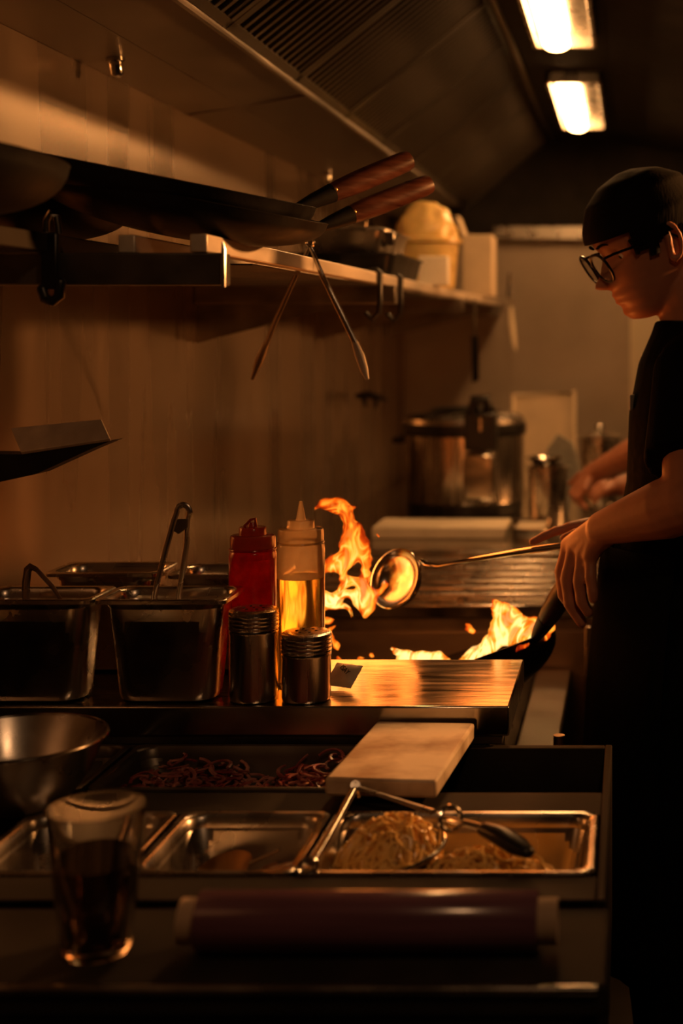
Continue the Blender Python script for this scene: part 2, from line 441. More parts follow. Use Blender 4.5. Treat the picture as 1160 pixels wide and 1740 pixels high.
# baffle filters
fa = Vector((-0.688, 0, zr(0.509))); fb = Vector((-0.332, 0, zr(0.795)))
fd = (fb - fa); fl = fd.length; fd.normalize(); fn = Vector((-fd.z, 0, fd.x)) * -1   # fn points down into the room
if fn.z > 0: fn = -fn
blade_mesh = None
nf = 10; fw = (HY1 - HY0) / nf
for i in range(nf):
    y0 = HY0 + i * fw
    c = (fa + fb) / 2 + Vector((0, y0 + fw / 2, 0)) - fn * 0.02
    Mf = Matrix((Vector((0, 1, 0)), fd, -fn)).transposed().to_4x4(); Mf.translation = c
    fr = MB()
    fr.box((0, 0, 0.012), (fw - 0.004, fl, 0.006), Mf)
    for sx in (-1, 1): fr.box((sx * (fw / 2 - 0.011), 0, 0), (0.018, fl, 0.03), Mf)
    for sy in (-1, 1): fr.box((0, sy * (fl / 2 - 0.011), 0), (fw - 0.004, 0.018, 0.03), Mf)
    fo = fr.build('baffle_filter', MAT['filter'], hood, smooth=False)
    nb = 13
    for k in range(nb):
        xx = -fw / 2 + 0.03 + (fw - 0.06) * k / (nb - 1)
        if blade_mesh is None:
            bl = MB(); hw = 0.011
            bl.prism([(-hw, -fl / 2 + 0.02, 0.008), (-hw * 0.6, -fl / 2 + 0.02, -0.012), (hw * 0.6, -fl / 2 + 0.02, -0.012), (hw, -fl / 2 + 0.02, 0.008),
                      (hw * 0.8, -fl / 2 + 0.02, 0.008), (hw * 0.45, -fl / 2 + 0.02, -0.009), (-hw * 0.45, -fl / 2 + 0.02, -0.009), (-hw * 0.8, -fl / 2 + 0.02, 0.008)], (0, fl - 0.04, 0))
            b0 = bl.build('baffle_blade', MAT['filter'], None, smooth=False)
            blade_mesh = b0.data
            bo = b0
        else:
            bo = bpy.data.objects.new('baffle_blade', blade_mesh); COL.objects.link(bo)
        bo.parent = fo
        bo.matrix_local = Matrix.Translation(-wloc(fo)) @ Mf @ Matrix.Translation((xx, 0, 0))
# two small knobs on the steel
def hood_knob(p, nrm):
    M = frame_to(p, nrm)
    MB().lathe([(0, 0), (0.016, 0), (0.016, 0.006), (0.011, 0.008), (0.011, 0.028), (0.008, 0.032), (0, 0.032)], 16, M).build('clamp_knob', MAT['chrome'], hood)
nn = Vector((0.127, 0, -1)).normalized()
hood_knob(Vector((-0.89, 2.46, zr(0.4695))), (0.13, 0, -1))
hood_knob(Vector((-0.90, 4.22, zr(0.4675))), (0.13, 0, -1))

def hood_light(y0, y1, label):
    r = thing('hood_light', label, 'light', (-0.20, (y0 + y1) / 2, zr(0.76)), 'lights in the hood')
    x0, x1 = -0.262, -0.090; zt = zr(0.7985); zb = zr(0.762)
    h = MB()
    h.span((x0, y0, zb), (x0 + 0.012, y1, zt)); h.span((x1 - 0.012, y0, zb), (x1, y1, zt))
    h.span((x0, y0, zb), (x1, y0 + 0.012, zt)); h.span((x0, y1 - 0.012, zb), (x1, y1, zt))
    h.span((x0, y0, zt - 0.004), (x1, y1, zt))
    h.build('housing', MAT['steel'], r, 0.002, smooth=False)
    MB().tube([(-0.198, y0 + 0.02, zr(0.772)), (-0.198, y1 - 0.02, zr(0.772))], [0.036, 0.036], 20, 0.6).build('lit_tube', MAT['tube_light'], r)
    return r
hood_light(4.40, 5.42, 'lit white hood light close to the end panel of the hood')
hood_light(2.85, 3.86, 'lit white hood light, second one away from the hood end panel')

# lamps added out of view to carry light that has no visible source
for (PX_, PY_, PZ_), lb in (((ADDED_LAMP[0], ADDED_LAMP[1], 2.0), 'added black dome lamp out of view over the aisle'), ((ADDED_LAMP2[0], ADDED_LAMP2[1], 2.30), 'added black dome lamp out of view just outside the hood'), ((ADDED_LAMP3[0], ADDED_LAMP3[1], 2.0), 'added black dome lamp out of view near the back wall')):
  pl = thing('added_lamp', lb, 'lamp', (PX_, PY_, PZ_), 'added lamps out of view')
  Mp = frame_to((PX_, PY_, PZ_), (0, 0, 1))
  MB().lathe([(0.16, 0.06), (0.15, 0.12), (0.10, 0.19), (0.03, 0.23), (0, 0.23)], 32, Mp).build('added_lamp_shade', MAT['black_plastic'], pl, solid=0.004)
  MB().tube([(PX_, PY_, PZ_ + 0.23), (PX_, PY_, 2.75)], 0.006, 8).build('added_lamp_cable', MAT['black_plastic'], pl)
  MB().lathe([(0, 0.085), (0.03, 0.09), (0.042, 0.12), (0.03, 0.15), (0.015, 0.17), (0.015, 0.22)], 20, Mp).build('added_lamp_bulb', MAT['added_lamp_bulb'], pl)

# ================================================================== COUNTERS AND RANGE
Z_RISER = 0.90; Z_PAN = 0.85; Z_LEDGE = 0.84; Z_BACK = 0.82; Z_RANGE = 0.70
YR0, YR1 = 2.0, 2.286
XR = -0.17            # right end of the raised worktop

bc = thing('back_counter', 'long stainless steel counter under the rice cooker and the back wall', 'counter', (-0.5, 4.5, 0.0))
MB().span((XW + 0.002, 3.17, 0.0), (-0.075, YB - 0.002, Z_BACK - 0.03)).build('cabinet', MAT['steel_dark'], bc, 0.003)
MB().span((XW + 0.001, 3.15, Z_BACK - 0.03), (-0.06, YB - 0.001, Z_BACK)).build('worktop', MAT['steel_top'], bc, 0.003)
MB().span((XW + 0.03, 3.155, 0.10), (-0.09, 3.17, Z_BACK - 0.06)).build('end_plate', MAT['hood_steel'], bc, 0.002)
MB().span((-0.100, 3.140, 0.08), (-0.078, 3.156, Z_BACK - 0.045)).build('corner_post', MAT['steel'], bc, 0.002)

rg = thing('wok_range', 'low black wok range with a steel front ledge below the burning wok', 'range', (-0.5, 2.7, 0.0))
MB().span((XW + 0.002, 2.30, 0.0), (-0.215, 3.14, Z_RANGE - 0.04)).build('cabinet', MAT['steel_dark'], rg, 0.003)
MB().span((XW + 0.002, 2.296, Z_RANGE - 0.04), (-0.225, 3.145, Z_RANGE - 0.012)).build('hob_plate', MAT['iron'], rg, 0.003)
MB().span((-0.205, 2.30, 0.664), (-0.130, 3.14, 0.680)).build('front_ledge', MAT['steel_dark'], rg, 0.003)
MB().prism([(-0.215, 2.30, 0.664), (-0.205, 2.30, 0.664), (-0.235, 2.30, 0.735), (-0.245, 2.30, 0.735)], (0, 0.84, 0)).build('sloped_panel', MAT['steel_dark'], rg, 0.001)
for yy in (2.42, 2.60, 2.78, 2.96):
    MB().lathe([(0, 0), (0.006, 0), (0.005, 0.003), (0, 0.0045)], 12, frame_to((-0.2185, yy, 0.706), (1, 0, 0.42))).build('rivet', MAT['chrome'], rg)
for cx, cy in ((-0.40, 2.53), (-0.62, 2.86)):
    b = MB().lathe([(0.10, 0), (0.165, 0), (0.160, 0.022), (0.135, 0.03), (0.115, 0.03), (0.10, 0.02), (0.10, 0)], 40, at((cx, cy, Z_RANGE - 0.012))).build('burner_ring', MAT['iron'], rg)
    for k in range(6):
        a = k * PI / 3
        MB().tube([(cx + 0.11 * math.cos(a), cy + 0.11 * math.sin(a), 0.712), (cx + 0.15 * math.cos(a), cy + 0.15 * math.sin(a), 0.722)], 0.006, 8).build('burner_lug', MAT['iron'], b)

pc = thing('prep_counter', 'steel prep counter with pan wells and raised worktop at the front', 'counter', (-0.5, 1.75, 0.0))
cab = MB()
cab.span((XW + 0.002, 1.46, 0.0), (-0.035, 1.995, 0.60))
cab.span((XW + 0.002, 2.0, 0.0), (XR - 0.03, 2.284, 0.845))
cab.build('cabinet', MAT['steel_dark'], pc, 0.003)
for a, b in (((XW + 0.002, 1.455, 0.60), (-0.035, 1.475, 0.846)), ((XW + 0.002, 1.985, 0.60), (-0.035, 2.0, 0.846)), ((-0.035, 1.455, 0.60), (-0.025, 2.0, 0.8465)),
             ((XW + 0.002, 1.475, 0.60), (XW + 0.012, 1.985, 0.846))):
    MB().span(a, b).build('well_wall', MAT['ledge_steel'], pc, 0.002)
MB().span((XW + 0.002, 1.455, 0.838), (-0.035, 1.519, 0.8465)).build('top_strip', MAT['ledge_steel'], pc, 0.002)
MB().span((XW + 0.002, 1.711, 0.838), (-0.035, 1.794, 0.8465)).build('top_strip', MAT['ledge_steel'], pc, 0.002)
rs = MB(); rs.span((XW + 0.002, YR0, Z_RISER - 0.042), (XR, YR1, Z_RISER))
rs.build('raised_worktop', MAT['steel_top'], pc, 0.0025)
MB().span((XW + 0.002, YR0 + 0.004, 0.846), (XR - 0.01, YR1 - 0.004, Z_RISER - 0.0425)).build('worktop_support', MAT['steel_dark'], pc, 0.001)
ld = thing('service_ledge', 'dark steel ledge along the counter edge under the film roll', 'ledge', (-0.5, 1.36, 0.0))
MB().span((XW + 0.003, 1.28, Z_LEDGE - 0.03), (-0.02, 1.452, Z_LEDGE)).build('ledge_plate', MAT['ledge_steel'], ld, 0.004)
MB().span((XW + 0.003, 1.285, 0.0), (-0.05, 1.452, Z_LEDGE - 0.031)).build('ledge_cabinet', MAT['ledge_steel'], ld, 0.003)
MB().tube([(XW + 0.01, 1.279, Z_LEDGE - 0.004), (-0.03, 1.279, Z_LEDGE - 0.004)], 0.0045, 10).build('added_glint_bead', MAT['steel'], ld)  # bead added so that the ledge edge catches a highlight
MB().tube([(XW + 0.01, 1.272, 0.79), (-0.03, 1.272, 0.79)], 0.008, 10).build('rail', MAT['steel'], ld)

gv = thing('gas_valve', 'small brass gas valve on an upright pipe beside the range', 'valve', (-0.110, 2.21, 0.62))
MB().tube([(-0.199, 2.21, 0.63), (-0.125, 2.21, 0.63), (-0.110, 2.21, 0.645), (-0.110, 2.21, 0.80)], 0.009, 12).build('pipe', MAT['brass'], gv)
MB().lathe([(0, 0), (0.014, 0), (0.018, 0.012), (0.018, 0.035), (0.014, 0.045), (0, 0.045)], 16, at((-0.110, 2.21, 0.70))).build('valve_body', MAT['brass'], gv)
MB().tube([(-0.148, 2.195, 0.765), (-0.07, 2.195, 0.765)], 0.006, 10, round_ends=True).build('valve_lever', MAT['brass'], gv)
MB().tube([(-0.142, 2.195, 0.735), (-0.11, 2.20, 0.735)], 0.008, 10, round_ends=True).build('side_outlet', MAT['brass'], gv)

# ================================================================== GASTRONORM PANS
def gn_pan(name, label, cx, cy, zrim, w, d, h, mat='steel', taper=0.86, rz=0.0, group='steel food pans', rimw=0.011):
    r = thing(name, label, 'food pan', (cx, cy, zrim - h), group)
    M = at((cx, cy, zrim), rz)
    hx, hy = w / 2, d / 2; t = 0.0012
    ix, iy = hx - rimw, hy - rimw
    bx, by = ix * taper, iy * taper
    loops = []
    # outside, bottom to rim
    loops.append(rrect(bx * 0.6, by * 0.6, 0.02, -h))
    loops.append(rrect(bx - 0.008, by - 0.008, 0.028, -h))
    loops.append(rrect(bx - 0.002, by - 0.002, 0.030, -h + 0.004))
    loops.append(rrect(bx, by, 0.030, -h + 0.011))
    loops.append(rrect(ix - 0.0015, iy - 0.0015, 0.026, -0.016))
    loops.append(rrect(ix + 0.001, iy + 0.001, 0.024, -0.012))
    loops.append(rrect(ix + 0.002, iy + 0.002, 0.022, -0.003))
    loops.append(rrect(hx - 0.002, hy - 0.002, 0.012, -0.003))
    loops.append(rrect(hx - 0.0012, hy - 0.0012, 0.012, -0.006))
    loops.append(rrect(hx, hy, 0.012, -0.006))
    loops.append(rrect(hx, hy, 0.012, -0.001))
    loops.append(rrect(hx - 0.002, hy - 0.002, 0.012, 0.0007))
    loops.append(rrect(ix + 0.003, iy + 0.003, 0.022, 0.0))
    loops.append(rrect(ix, iy, 0.023, -0.004))
    loops.append(rrect(ix - t, iy - t, 0.024, -0.014))
    loops.append(rrect(bx - t, by - t, 0.029, -h + 0.012))
    loops.append(rrect(bx - 0.009, by - 0.009, 0.027, -h + t))
    loops.append(rrect(bx * 0.6, by * 0.6, 0.02, -h + t))
    MB().loft(loops, M=M).build('pan_body', MAT[mat], r)
    return r

ZP = Z_RISER + 0.150
gn_pan('food_pan', 'deep steel pan holding tongs, standing beside the tall canister', -0.661, 2.052, ZP, 0.186, 0.112, 0.150)
gn_pan('food_pan', 'deep steel pan with a bent spoon handle over its rim', -0.850, 2.052, ZP, 0.186, 0.112, 0.150)
gn_pan('food_pan', 'steel pan by the wall behind the pan with the spoon', -0.812, 2.236, ZP + 0.006, 0.176, 0.108, 0.156)
gn_pan('food_pan', 'steel pan behind the red sauce bottle', -0.624, 2.236, ZP + 0.003, 0.176, 0.108, 0.153)

def tongs_u(name, label, top, feet, width, group=None, thin=0.0018, mat='steel', hinge=True):
    """sprung kitchen tongs: a looped head and two strip arms that end in scalloped tips"""
    r = thing(name, label, 'tongs', feet[0], group)
    top = Vector(top)
    for i, f in enumerate(feet):
        f = Vector(f)
        d = (f - top)
        pts = [top + d * t_ for t_ in (0.0, 0.25, 0.5, 0.75, 0.92, 1.0)]
        bow = Vector((-d.z, 0, d.x)).normalized() * (0.006 if i == 0 else -0.006)
        pts = [p + bow * math.sin(PI * k / 5) for k, p in enumerate(pts)]
        MB().tube(pts, [width * 0.55, width * 0.5, width * 0.5, width * 0.55, width * 0.9, width * 0.55], 10, 0.22, up=(1, 0, 0)).build('arm', MAT[mat], r)
    return r

# tongs standing in the pan: open loop head and two narrow arms
tg = thing('kitchen_tongs', 'narrow steel tongs with a looped head standing in the deep pan', 'tongs', P(285, 1030, 2.05))
c = P(311, 872, 2.05)
loop = []
for k in range(13):
    a = PI * k / 12
    loop.append(Vector((c.x + 0.0095 * math.cos(a), c.y, c.z + 0.012 * math.sin(a))))
LA = [P(257, 1040, 2.045), P(262, 1010, 2.045), P(284, 925, 2.047), P(295, 885, 2.05)] + [loop[k] for k in range(12, -1, -1)] + [P(319, 885, 2.055), P(317, 925, 2.057), P(304, 1010, 2.062), P(301, 1040, 2.062)]
LA[0].z = 0.955; LA[-1].z = 0.955
MB().tube(LA, 0.0042, 8, 0.45, up=(0, 1, 0)).build('sprung_arms', MAT['steel'], tg)
MB().prism([P(297, 882, 2.050), P(318, 882, 2.050), P(318, 897, 2.052), P(303, 908, 2.052), P(293, 902, 2.050)], (0, 0.004, 0)).build('bridge_plate', MAT['steel_dark'], tg, 0.001)

sp = thing('serving_spoon', 'bent steel spoon handle hooked over the rim of a deep pan', 'spoon', P(70, 1000, 2.06))
MB().tube([P(44, 1028, 2.06), P(44, 990, 2.06), P(47, 968, 2.055), P(53, 963, 2.05), P(62, 968, 2.045), P(90, 998, 2.03), P(112, 1035, 2.02)], 0.006, 10, 0.3, up=(0, 1, 0)).build('spoon_handle', MAT['steel'], sp)
MB().lathe([(0, -0.010), (0.015, -0.008), (0.024, 0.0), (0.0235, 0.001), (0.014, -0.006), (0, -0.008)], 20, at(P(44, 1028, 2.06) + Vector((0, 0, -0.012)), 0)).build('spoon_bowl', MAT['steel'], sp)

# ================================================================== SHAKERS AND BOTTLES
def canister(label, x, y, h, r0):
    r = thing('steel_canister', label, 'canister', (x, y, Z_RISER), 'steel shaker canisters')
    M = at((x, y, Z_RISER))
    bodyh = h - 0.030
    MB().lathe([(0, 0.0), (r0 - 0.004, 0.0), (r0 - 0.001, 0.0015), (r0, 0.005), (r0, bodyh - 0.006), (r0 + 0.0008, bodyh - 0.004), (r0 + 0.0008, bodyh - 0.002), (r0 - 0.002, bodyh), (0, bodyh)], 56, M).build('canister_body', MAT['can'], r)
    p = [(0, bodyh + 0.0005), (r0 + 0.0002, bodyh + 0.0005)]
    z = bodyh + 0.001
    for k in range(4):
        p += [(r0 + 0.0016, z + 0.001), (r0 + 0.0016, z + 0.0035), (r0 + 0.0002, z + 0.0048)]
        z += 0.0055
    p += [(r0 + 0.0014, z + 0.001), (r0 + 0.0010, h - 0.003), (r0 - 0.003, h - 0.0006), (r0 - 0.008, h), (0, h + 0.0005)]
    lid = MB().lathe(p, 56, M).build('screw_lid', MAT['can'], r)
    for k in range(7):
        a = k * PI / 3.0; rr = 0.0 if k == 6 else 0.014
        MB().lathe([(0, 0), (0.002, 0), (0.002, 0.0006), (0, 0.0006)], 8, at((x + rr * math.cos(a), y + rr * math.sin(a), Z_RISER + h + 0.0003))).build('shaker_hole', MAT['ink'], lid)
    return r
canister('taller steel canister with ribbed screw lid, beside the deep pan', -0.5395, 2.040, 0.131, 0.0338)
canister('shorter steel canister with ribbed screw lid, in front of the oil bottle', -0.4640, 2.040, 0.098, 0.0346)

def squeeze_bottle(label, x, y, liquid, liq_mat, cap_mat, shell, nozzle, sh=0.2125):
    r = thing('squeeze_bottle', label, 'bottle', (x, y, Z_RISER), 'squeeze bottles')
    M = at((x, y, Z_RISER)); R = 0.0352
    MB().lathe([(R, liquid + 0.0002), (R, sh - 0.010), (R - 0.001, sh - 0.004), (R - 0.003, sh), (0.0305, sh + 0.001), (0.0305, sh + 0.003)], 56, M).build('bottle_wall', MAT[shell], r)
    MB().lathe([(0, 0), (R - 0.004, 0), (R - 0.001, 0.002), (R, 0.006), (R, liquid), (R - 0.0012, liquid + 0.0006), (R - 0.004, liquid), (0, liquid)], 56, M).build('filled_part', MAT[liq_mat], r)
    z = sh - 0.001
    cp = MB().lathe([(0.033, z), (0.0335, z + 0.002), (0.0335, z + 0.018), (0.0325, z + 0.0215), (0.0305, z + 0.0225), (0.0205, z + 0.0225), (0.0200, z + 0.033), (0.0188, z + 0.0345), (0.0075, z + 0.0345)], 56, M)
    co = cp.build('screw_cap', MAT[cap_mat], r)
    if nozzle == 'tall':
        MB().lathe([(0.0078, z + 0.0343), (0.0070, z + 0.037), (0.0024, z + 0.0625), (0.0015, z + 0.063), (0, z + 0.063)], 24, M).build('nozzle', MAT[cap_mat], co)
    else:
        MB().lathe([(0.0078, z + 0.0343), (0.0070, z + 0.037), (0.0055, z + 0.041), (0, z + 0.041)], 20, M).build('nozzle', MAT[cap_mat], co)
        MB().tube([M @ Vector((-0.012, 0, z + 0.036)), M @ Vector((-0.003, 0, z + 0.045)), M @ Vector((0.004, 0.0, z + 0.047)), M @ Vector((0.005, 0, z + 0.038))], 0.0035, 8, 0.6, round_ends=True).build('nozzle_plug', MAT['red_cap'], co)
    MB().torus(M @ Vector((0, 0, sh + 0.0005)), 0.0336, 0.0016, seg=48, rs=8).build('neck_ring', MAT[shell], r)
    return r
squeeze_bottle('clear squeeze bottle half full of amber oil with a pointed nozzle', -0.4910, 2.122, 0.161, 'oil', 'frosted', 'frosted', 'tall')
squeeze_bottle('squeeze bottle full of dark red sauce with a smeared cap', -0.5690, 2.146, 0.186, 'sauce', 'red_cap', 'sauce', 'short', 0.199)

sc_ = thing('sauce_sachet', 'small crumpled grey sachet with black lettering beside the shorter canister', 'sachet', (-0.428, 2.118, Z_RISER))
n = 10; vs = []; fs = []
Ms = at((-0.424, 2.108, Z_RISER + 0.0175), -0.45, 0.72, 0.0)
for side in (1, -1):
    for i in range(n + 1):
        for j in range(n + 1):
            u = i / n * 2 - 1; v_ = j / n * 2 - 1
            puff = 0.008 * (1 - abs(u) ** 3) * (1 - abs(v_) ** 3) + 0.0002
            wr = 0.0012 * mnoise.noise(Vector((u * 3, v_ * 3, side * 5)))
            vs.append(Ms @ Vector((u * 0.024, v_ * 0.020, side * puff + wr)))
for s_ in range(2):
    o_ = s_ * (n + 1) ** 2
    for i in range(n):
        for j in range(n):
            a = o_ + i * (n + 1) + j
            fs.append((a, a + 1, a + n + 2, a + n + 1))
so = MB().add(vs, fs).build('sachet_body', MAT['sachet'], sc_)
def text_part(name, body, size, M, mat, parent, extrude=0.0002):
    cu = bpy.data.curves.new(name, 'FONT'); cu.body = body; cu.size = size; cu.extrude = extrude
    cu.align_x = 'CENTER'; cu.align_y = 'CENTER'
    t = bpy.data.objects.new(name, cu); COL.objects.link(t)
    dg = bpy.context.evaluated_depsgraph_get()
    me = bpy.data.meshes.new_from_object(t.evaluated_get(dg))
    bpy.data.objects.remove(t); 
    me.transform(Matrix.Translation(-wloc(parent)) @ M)
    me.materials.clear(); me.materials.append(mat); me.name = name
    o = bpy.data.objects.new(name, me); COL.objects.link(o); o.parent = parent
    return o
text_part('sachet_lettering', 'ISAY', 0.011, Ms @ Matrix.Translation((0.004, 0.004, 0.0088)) @ Matrix.Rotation(-0.5, 4, 'Z'), MAT['ink'], so)

# ================================================================== PREP ROW: PANS, FOOD, BOARD, BOWL
gn_pan('food_pan', 'wide shallow pan of sliced red onion beside the cutting board', -0.520, 1.893, Z_PAN, 0.336, 0.194, 0.065, 'steel_dark', 0.93, group='pans in the prep counter')
gn_pan('food_pan', 'empty dark pan under the mixing bowl next to the onion pan', -0.785, 1.893, Z_PAN, 0.182, 0.194, 0.10, 'steel_dark', 0.90, group='pans in the prep counter')
gn_pan('food_pan', 'wide pan of cooked noodles with tongs and a strainer in it', -0.196, 1.615, Z_PAN, 0.316, 0.196, 0.10, 'steel', 0.92, rz=0.0, group='pans in the prep counter')
gn_pan('food_pan', 'small pan with scraps of cooked meat and a spoon', -0.4475, 1.615, Z_PAN, 0.178, 0.196, 0.10, 'steel', 0.90, group='pans in the prep counter')
gn_pan('food_pan', 'empty small pan seen behind the drinking glass', -0.6315, 1.615, Z_PAN, 0.178, 0.196, 0.10, 'steel', 0.90, group='pans in the prep counter')

def strands(n, gen, rad, seg=6, flat=1.0):
    m = MB()
    for i in range(n):
        pts = gen(i)
        m.tube(pts, rad, seg, flat, round_ends=False)
    return m
rnd = random.Random(5)
def onion_gen(i):
    # curved slices lying in two heaps
    if rnd.random() < 0.56:
        cx = rnd.uniform(-0.655, -0.50); hz = 0.030 * math.exp(-((cx + 0.60) / 0.06) ** 2)
    else:
        cx = rnd.uniform(-0.50, -0.375); hz = 0.032 * math.exp(-((cx + 0.405) / 0.05) ** 2)
    cy = rnd.uniform(1.825, 1.955)
    z0 = Z_PAN - 0.060 + rnd.random() * (0.018 + hz)
    z0 = max(z0, Z_PAN - 0.056)
    R = rnd.uniform(0.010, 0.022); a0 = rnd.uniform(0, 2 * PI); arc = rnd.uniform(1.6, 3.6); tilt = rnd.uniform(-0.7, 0.7)
    q = Matrix.Rotation(rnd.uniform(0, 6.28), 3, 'Z') @ Matrix.Rotation(tilt, 3, 'X')
    pts = []
    for k in range(8):
        a = a0 + arc * k / 7
        p = Vector((cx, cy, z0 + 0.010)) + q @ Vector((R * math.cos(a), R * math.sin(a), 0.0))
        p.x = min(max(p.x, -0.668), -0.372); p.y = min(max(p.y, 1.813), 1.970); p.z = max(p.z, Z_PAN - 0.060)
        pts.append(p)
    return pts
tag(strands(340, onion_gen, 0.0028, 5, 0.5).build('sliced_onion', MAT['onion'], None, loc=(-0.52, 1.893, Z_PAN - 0.06)), 'heap of sliced red onion and shreds in the shallow pan', 'onion', kind='stuff')

# mound floor under the noodles keeps the heap closed
def noodle_heap(name, label, cx, cy, rx, ry, zb, h, count, seed, tilt=0.0, lim=None):
    g = random.Random(seed)
    def surf(x, y):
        u = (x - cx) / rx; v_ = (y - cy) / ry
        d = u * u + v_ * v_
        return zb + h * max(0.0, 1 - d) ** 0.75 + tilt * (x - cx)
    def gen(i):
        a = g.uniform(0, 2 * PI); q = math.sqrt(g.random()) * 0.98
        x, y = cx + rx * q * math.cos(a), cy + ry * q * math.sin(a)
        th = g.uniform(0, 2 * PI); R = g.uniform(0.008, 0.026); pts = []; s_ = g.choice((-1, 1))
        n_ = 22; lift = g.uniform(-0.012, 0.004); wv = g.uniform(0.35, 0.75); am = g.uniform(0.003, 0.009)
        for k in range(n_):
            th += s_ * 0.0052 / R * (1.0 + 0.8 * math.sin(k * 0.9 + i)); 
            x += 0.0052 * math.cos(th); y += 0.0052 * math.sin(th)
            u = (x - cx) / rx; v_ = (y - cy) / ry; d = math.sqrt(u * u + v_ * v_)
            if d > 1.0:
                x = cx + (x - cx) / d; y = cy + (y - cy) / d
            z = surf(x, y) + lift + am * math.sin(k * wv + i * 1.7)
            if lim: x = min(max(x, lim[0]), lim[1]); y = min(max(y, lim[2]), lim[3]); z = max(z, lim[4])
            pts.append(Vector((x, y, z)))
        return pts
    m = strands(count, gen, 0.0022, 6)
    # solid heart of the heap
    rings = []
    for k in range(9):
        q = 0.02 + 0.93 * k / 8
        ring = []
        for j in range(28):
            a = 2 * PI * j / 28
            x, y = cx + rx * q * math.cos(a), cy + ry * q * math.sin(a)
            if lim: x = min(max(x, lim[0]), lim[1]); y = min(max(y, lim[2]), lim[3])
            ring.append(Vector((x, y, max(surf(x, y) - 0.024, lim[4] if lim else -9))))
        rings.append(ring)
    m.loft(rings, True, True)
    return tag(m.build(name, MAT['noodle'], None, loc=(cx, cy, zb)), label, 'noodles', 'heaps of noodles', 'stuff')
LIM = (-0.328, -0.066, 1.537, 1.693, Z_PAN - 0.096)
noodle_heap('noodle_heap', 'larger heap of yellow noodles lying in the strainer between the tongs arms', -0.278, 1.630, 0.062, 0.052, Z_PAN - 0.030, 0.043, 170, 3, 0.18)
noodle_heap('noodle_heap', 'lower heap of yellow noodles on the pan floor beside the strainer handle', -0.158, 1.588, 0.095, 0.046, Z_PAN - 0.062, 0.056, 190, 8, 0.0, LIM)

# strainer basket under the larger heap
st = thing('noodle_strainer', 'shallow steel strainer with ring stop and black grip full of noodles', 'strainer', (-0.28, 1.62, Z_PAN - 0.05))
sc0 = Vector((-0.278, 1.628, Z_PAN - 0.018)); sn = Vector((-0.18, -0.06, 1)).normalized()
Msn = frame_to(sc0, sn)
MB().lathe([(0.0, -0.034), (0.030, -0.030), (0.052, -0.017), (0.066, 0.0), (0.0675, 0.0), (0.053, -0.0185), (0.030, -0.0315), (0, -0.0355)], 40, Msn).build('strainer_bowl', MAT['steel_dark'], st)
MB().torus(sc0, 0.067, 0.0026, sn, 48, 8).build('rim', MAT['chrome'], st)
e1 = P(752, 1390, 1.62); e2 = P(838, 1412, 1.58); e3 = P(890, 1442, 1.545)
MB().torus(P(765, 1392, 1.605), 0.0135, 0.0030, (0.55, -0.75, 0.4), 28, 8).build('ring_stop', MAT['chrome'], st)
MB().tube([sc0 + Vector((0.062, -0.01, 0.012)), e1, P(800, 1402, 1.60), e2], [0.004, 0.004, 0.0045, 0.0045], 10, 0.6).build('shaft', MAT['chrome'], st)
MB().tube([P(826, 1410, 1.585), P(850, 1420, 1.57), P(880, 1438, 1.55), P(893, 1446, 1.542)], [0.011, 0.014, 0.014, 0.010], 14, 0.7, round_ends=True).build('grip', MAT['black_plastic'], st)

# big scissor-joint tongs over the noodles
t2 = thing('serving_tongs', 'wide steel tongs with a pivot at the cutting board resting in the noodles', 'tongs', (-0.3, 1.6, Z_PAN))
pv = P(603, 1337, 1.735)
MB().tube([pv, P(575, 1390, 1.655), P(548, 1438, 1.58), P(528, 1468, 1.532)], [0.0055, 0.005, 0.005, 0.0065], 10, 0.5, up=(0, 0, 1)).build('arm', MAT['chrome'], t2)
MB().tube([pv, P(650, 1352, 1.715), P(700, 1368, 1.69), P(735, 1380, 1.672)], [0.0055, 0.005, 0.005, 0.0065], 10, 0.5, up=(0, 0, 1)).build('arm', MAT['steel'], t2)
MB().torus(P(522, 1474, 1.527), 0.0105, 0.003, (0, -0.5, 1), 24, 8).build('tip_ring', MAT['chrome'], t2)
MB().lathe([(0, -0.006), (0.006, -0.006), (0.006, 0.006), (0, 0.006)], 14, frame_to(pv, (0.2, -0.8, 0.6))).build('pivot_pin', MAT['chrome'], t2)
MB().tube([pv + Vector((0, 0, 0.004)), pv + Vector((0.004, 0, -0.012))], 0.004, 8, round_ends=True).build('lock_tab', MAT['chrome'], t2)

# scraps and spoon in the small pan
rm = random.Random(9)
def lump(m, c, r, seed):
    vs = []; fs = []; nu, nv = 10, 7
    for i in range(nv + 1):
        ph = PI * i / nv
        for j in range(nu):
            a = 2 * PI * j / nu
            d = Vector((math.sin(ph) * math.cos(a), math.sin(ph) * math.sin(a), math.cos(ph)))
            k = 1 + 0.45 * mnoise.noise(d * 1.8 + Vector((seed * 3.1, seed, 0)))
            vs.append(Vector(c) + Vector((d.x * r * k, d.y * r * k, d.z * r * 0.7 * k)))
    for i in range(nv):
        for j in range(nu):
            j2 = (j + 1) % nu
            fs.append((i * nu + j, (i + 1) * nu + j, (i + 1) * nu + j2, i * nu + j2))
    m.add(vs, fs)
for k in range(7):
    x, y = [(-0.395, 1.64), (-0.405, 1.60), (-0.435, 1.585), (-0.46, 1.58), (-0.49, 1.59), (-0.418, 1.655), (-0.445, 1.625)][k]
    m = MB(); r_ = [0.020, 0.017, 0.016, 0.015, 0.014, 0.014, 0.017][k]
    lump(m, (x, y, Z_PAN - 0.094 + r_ * 0.8 + (0.030 if k in (0, 5) else 0.02)), r_, k)
    tag(m.build('meat_scrap', MAT['meat'], None, loc=(x, y, Z_PAN - 0.09)), 'scrap of cooked brown meat in the small pan', 'meat', 'meat scraps in the small pan')
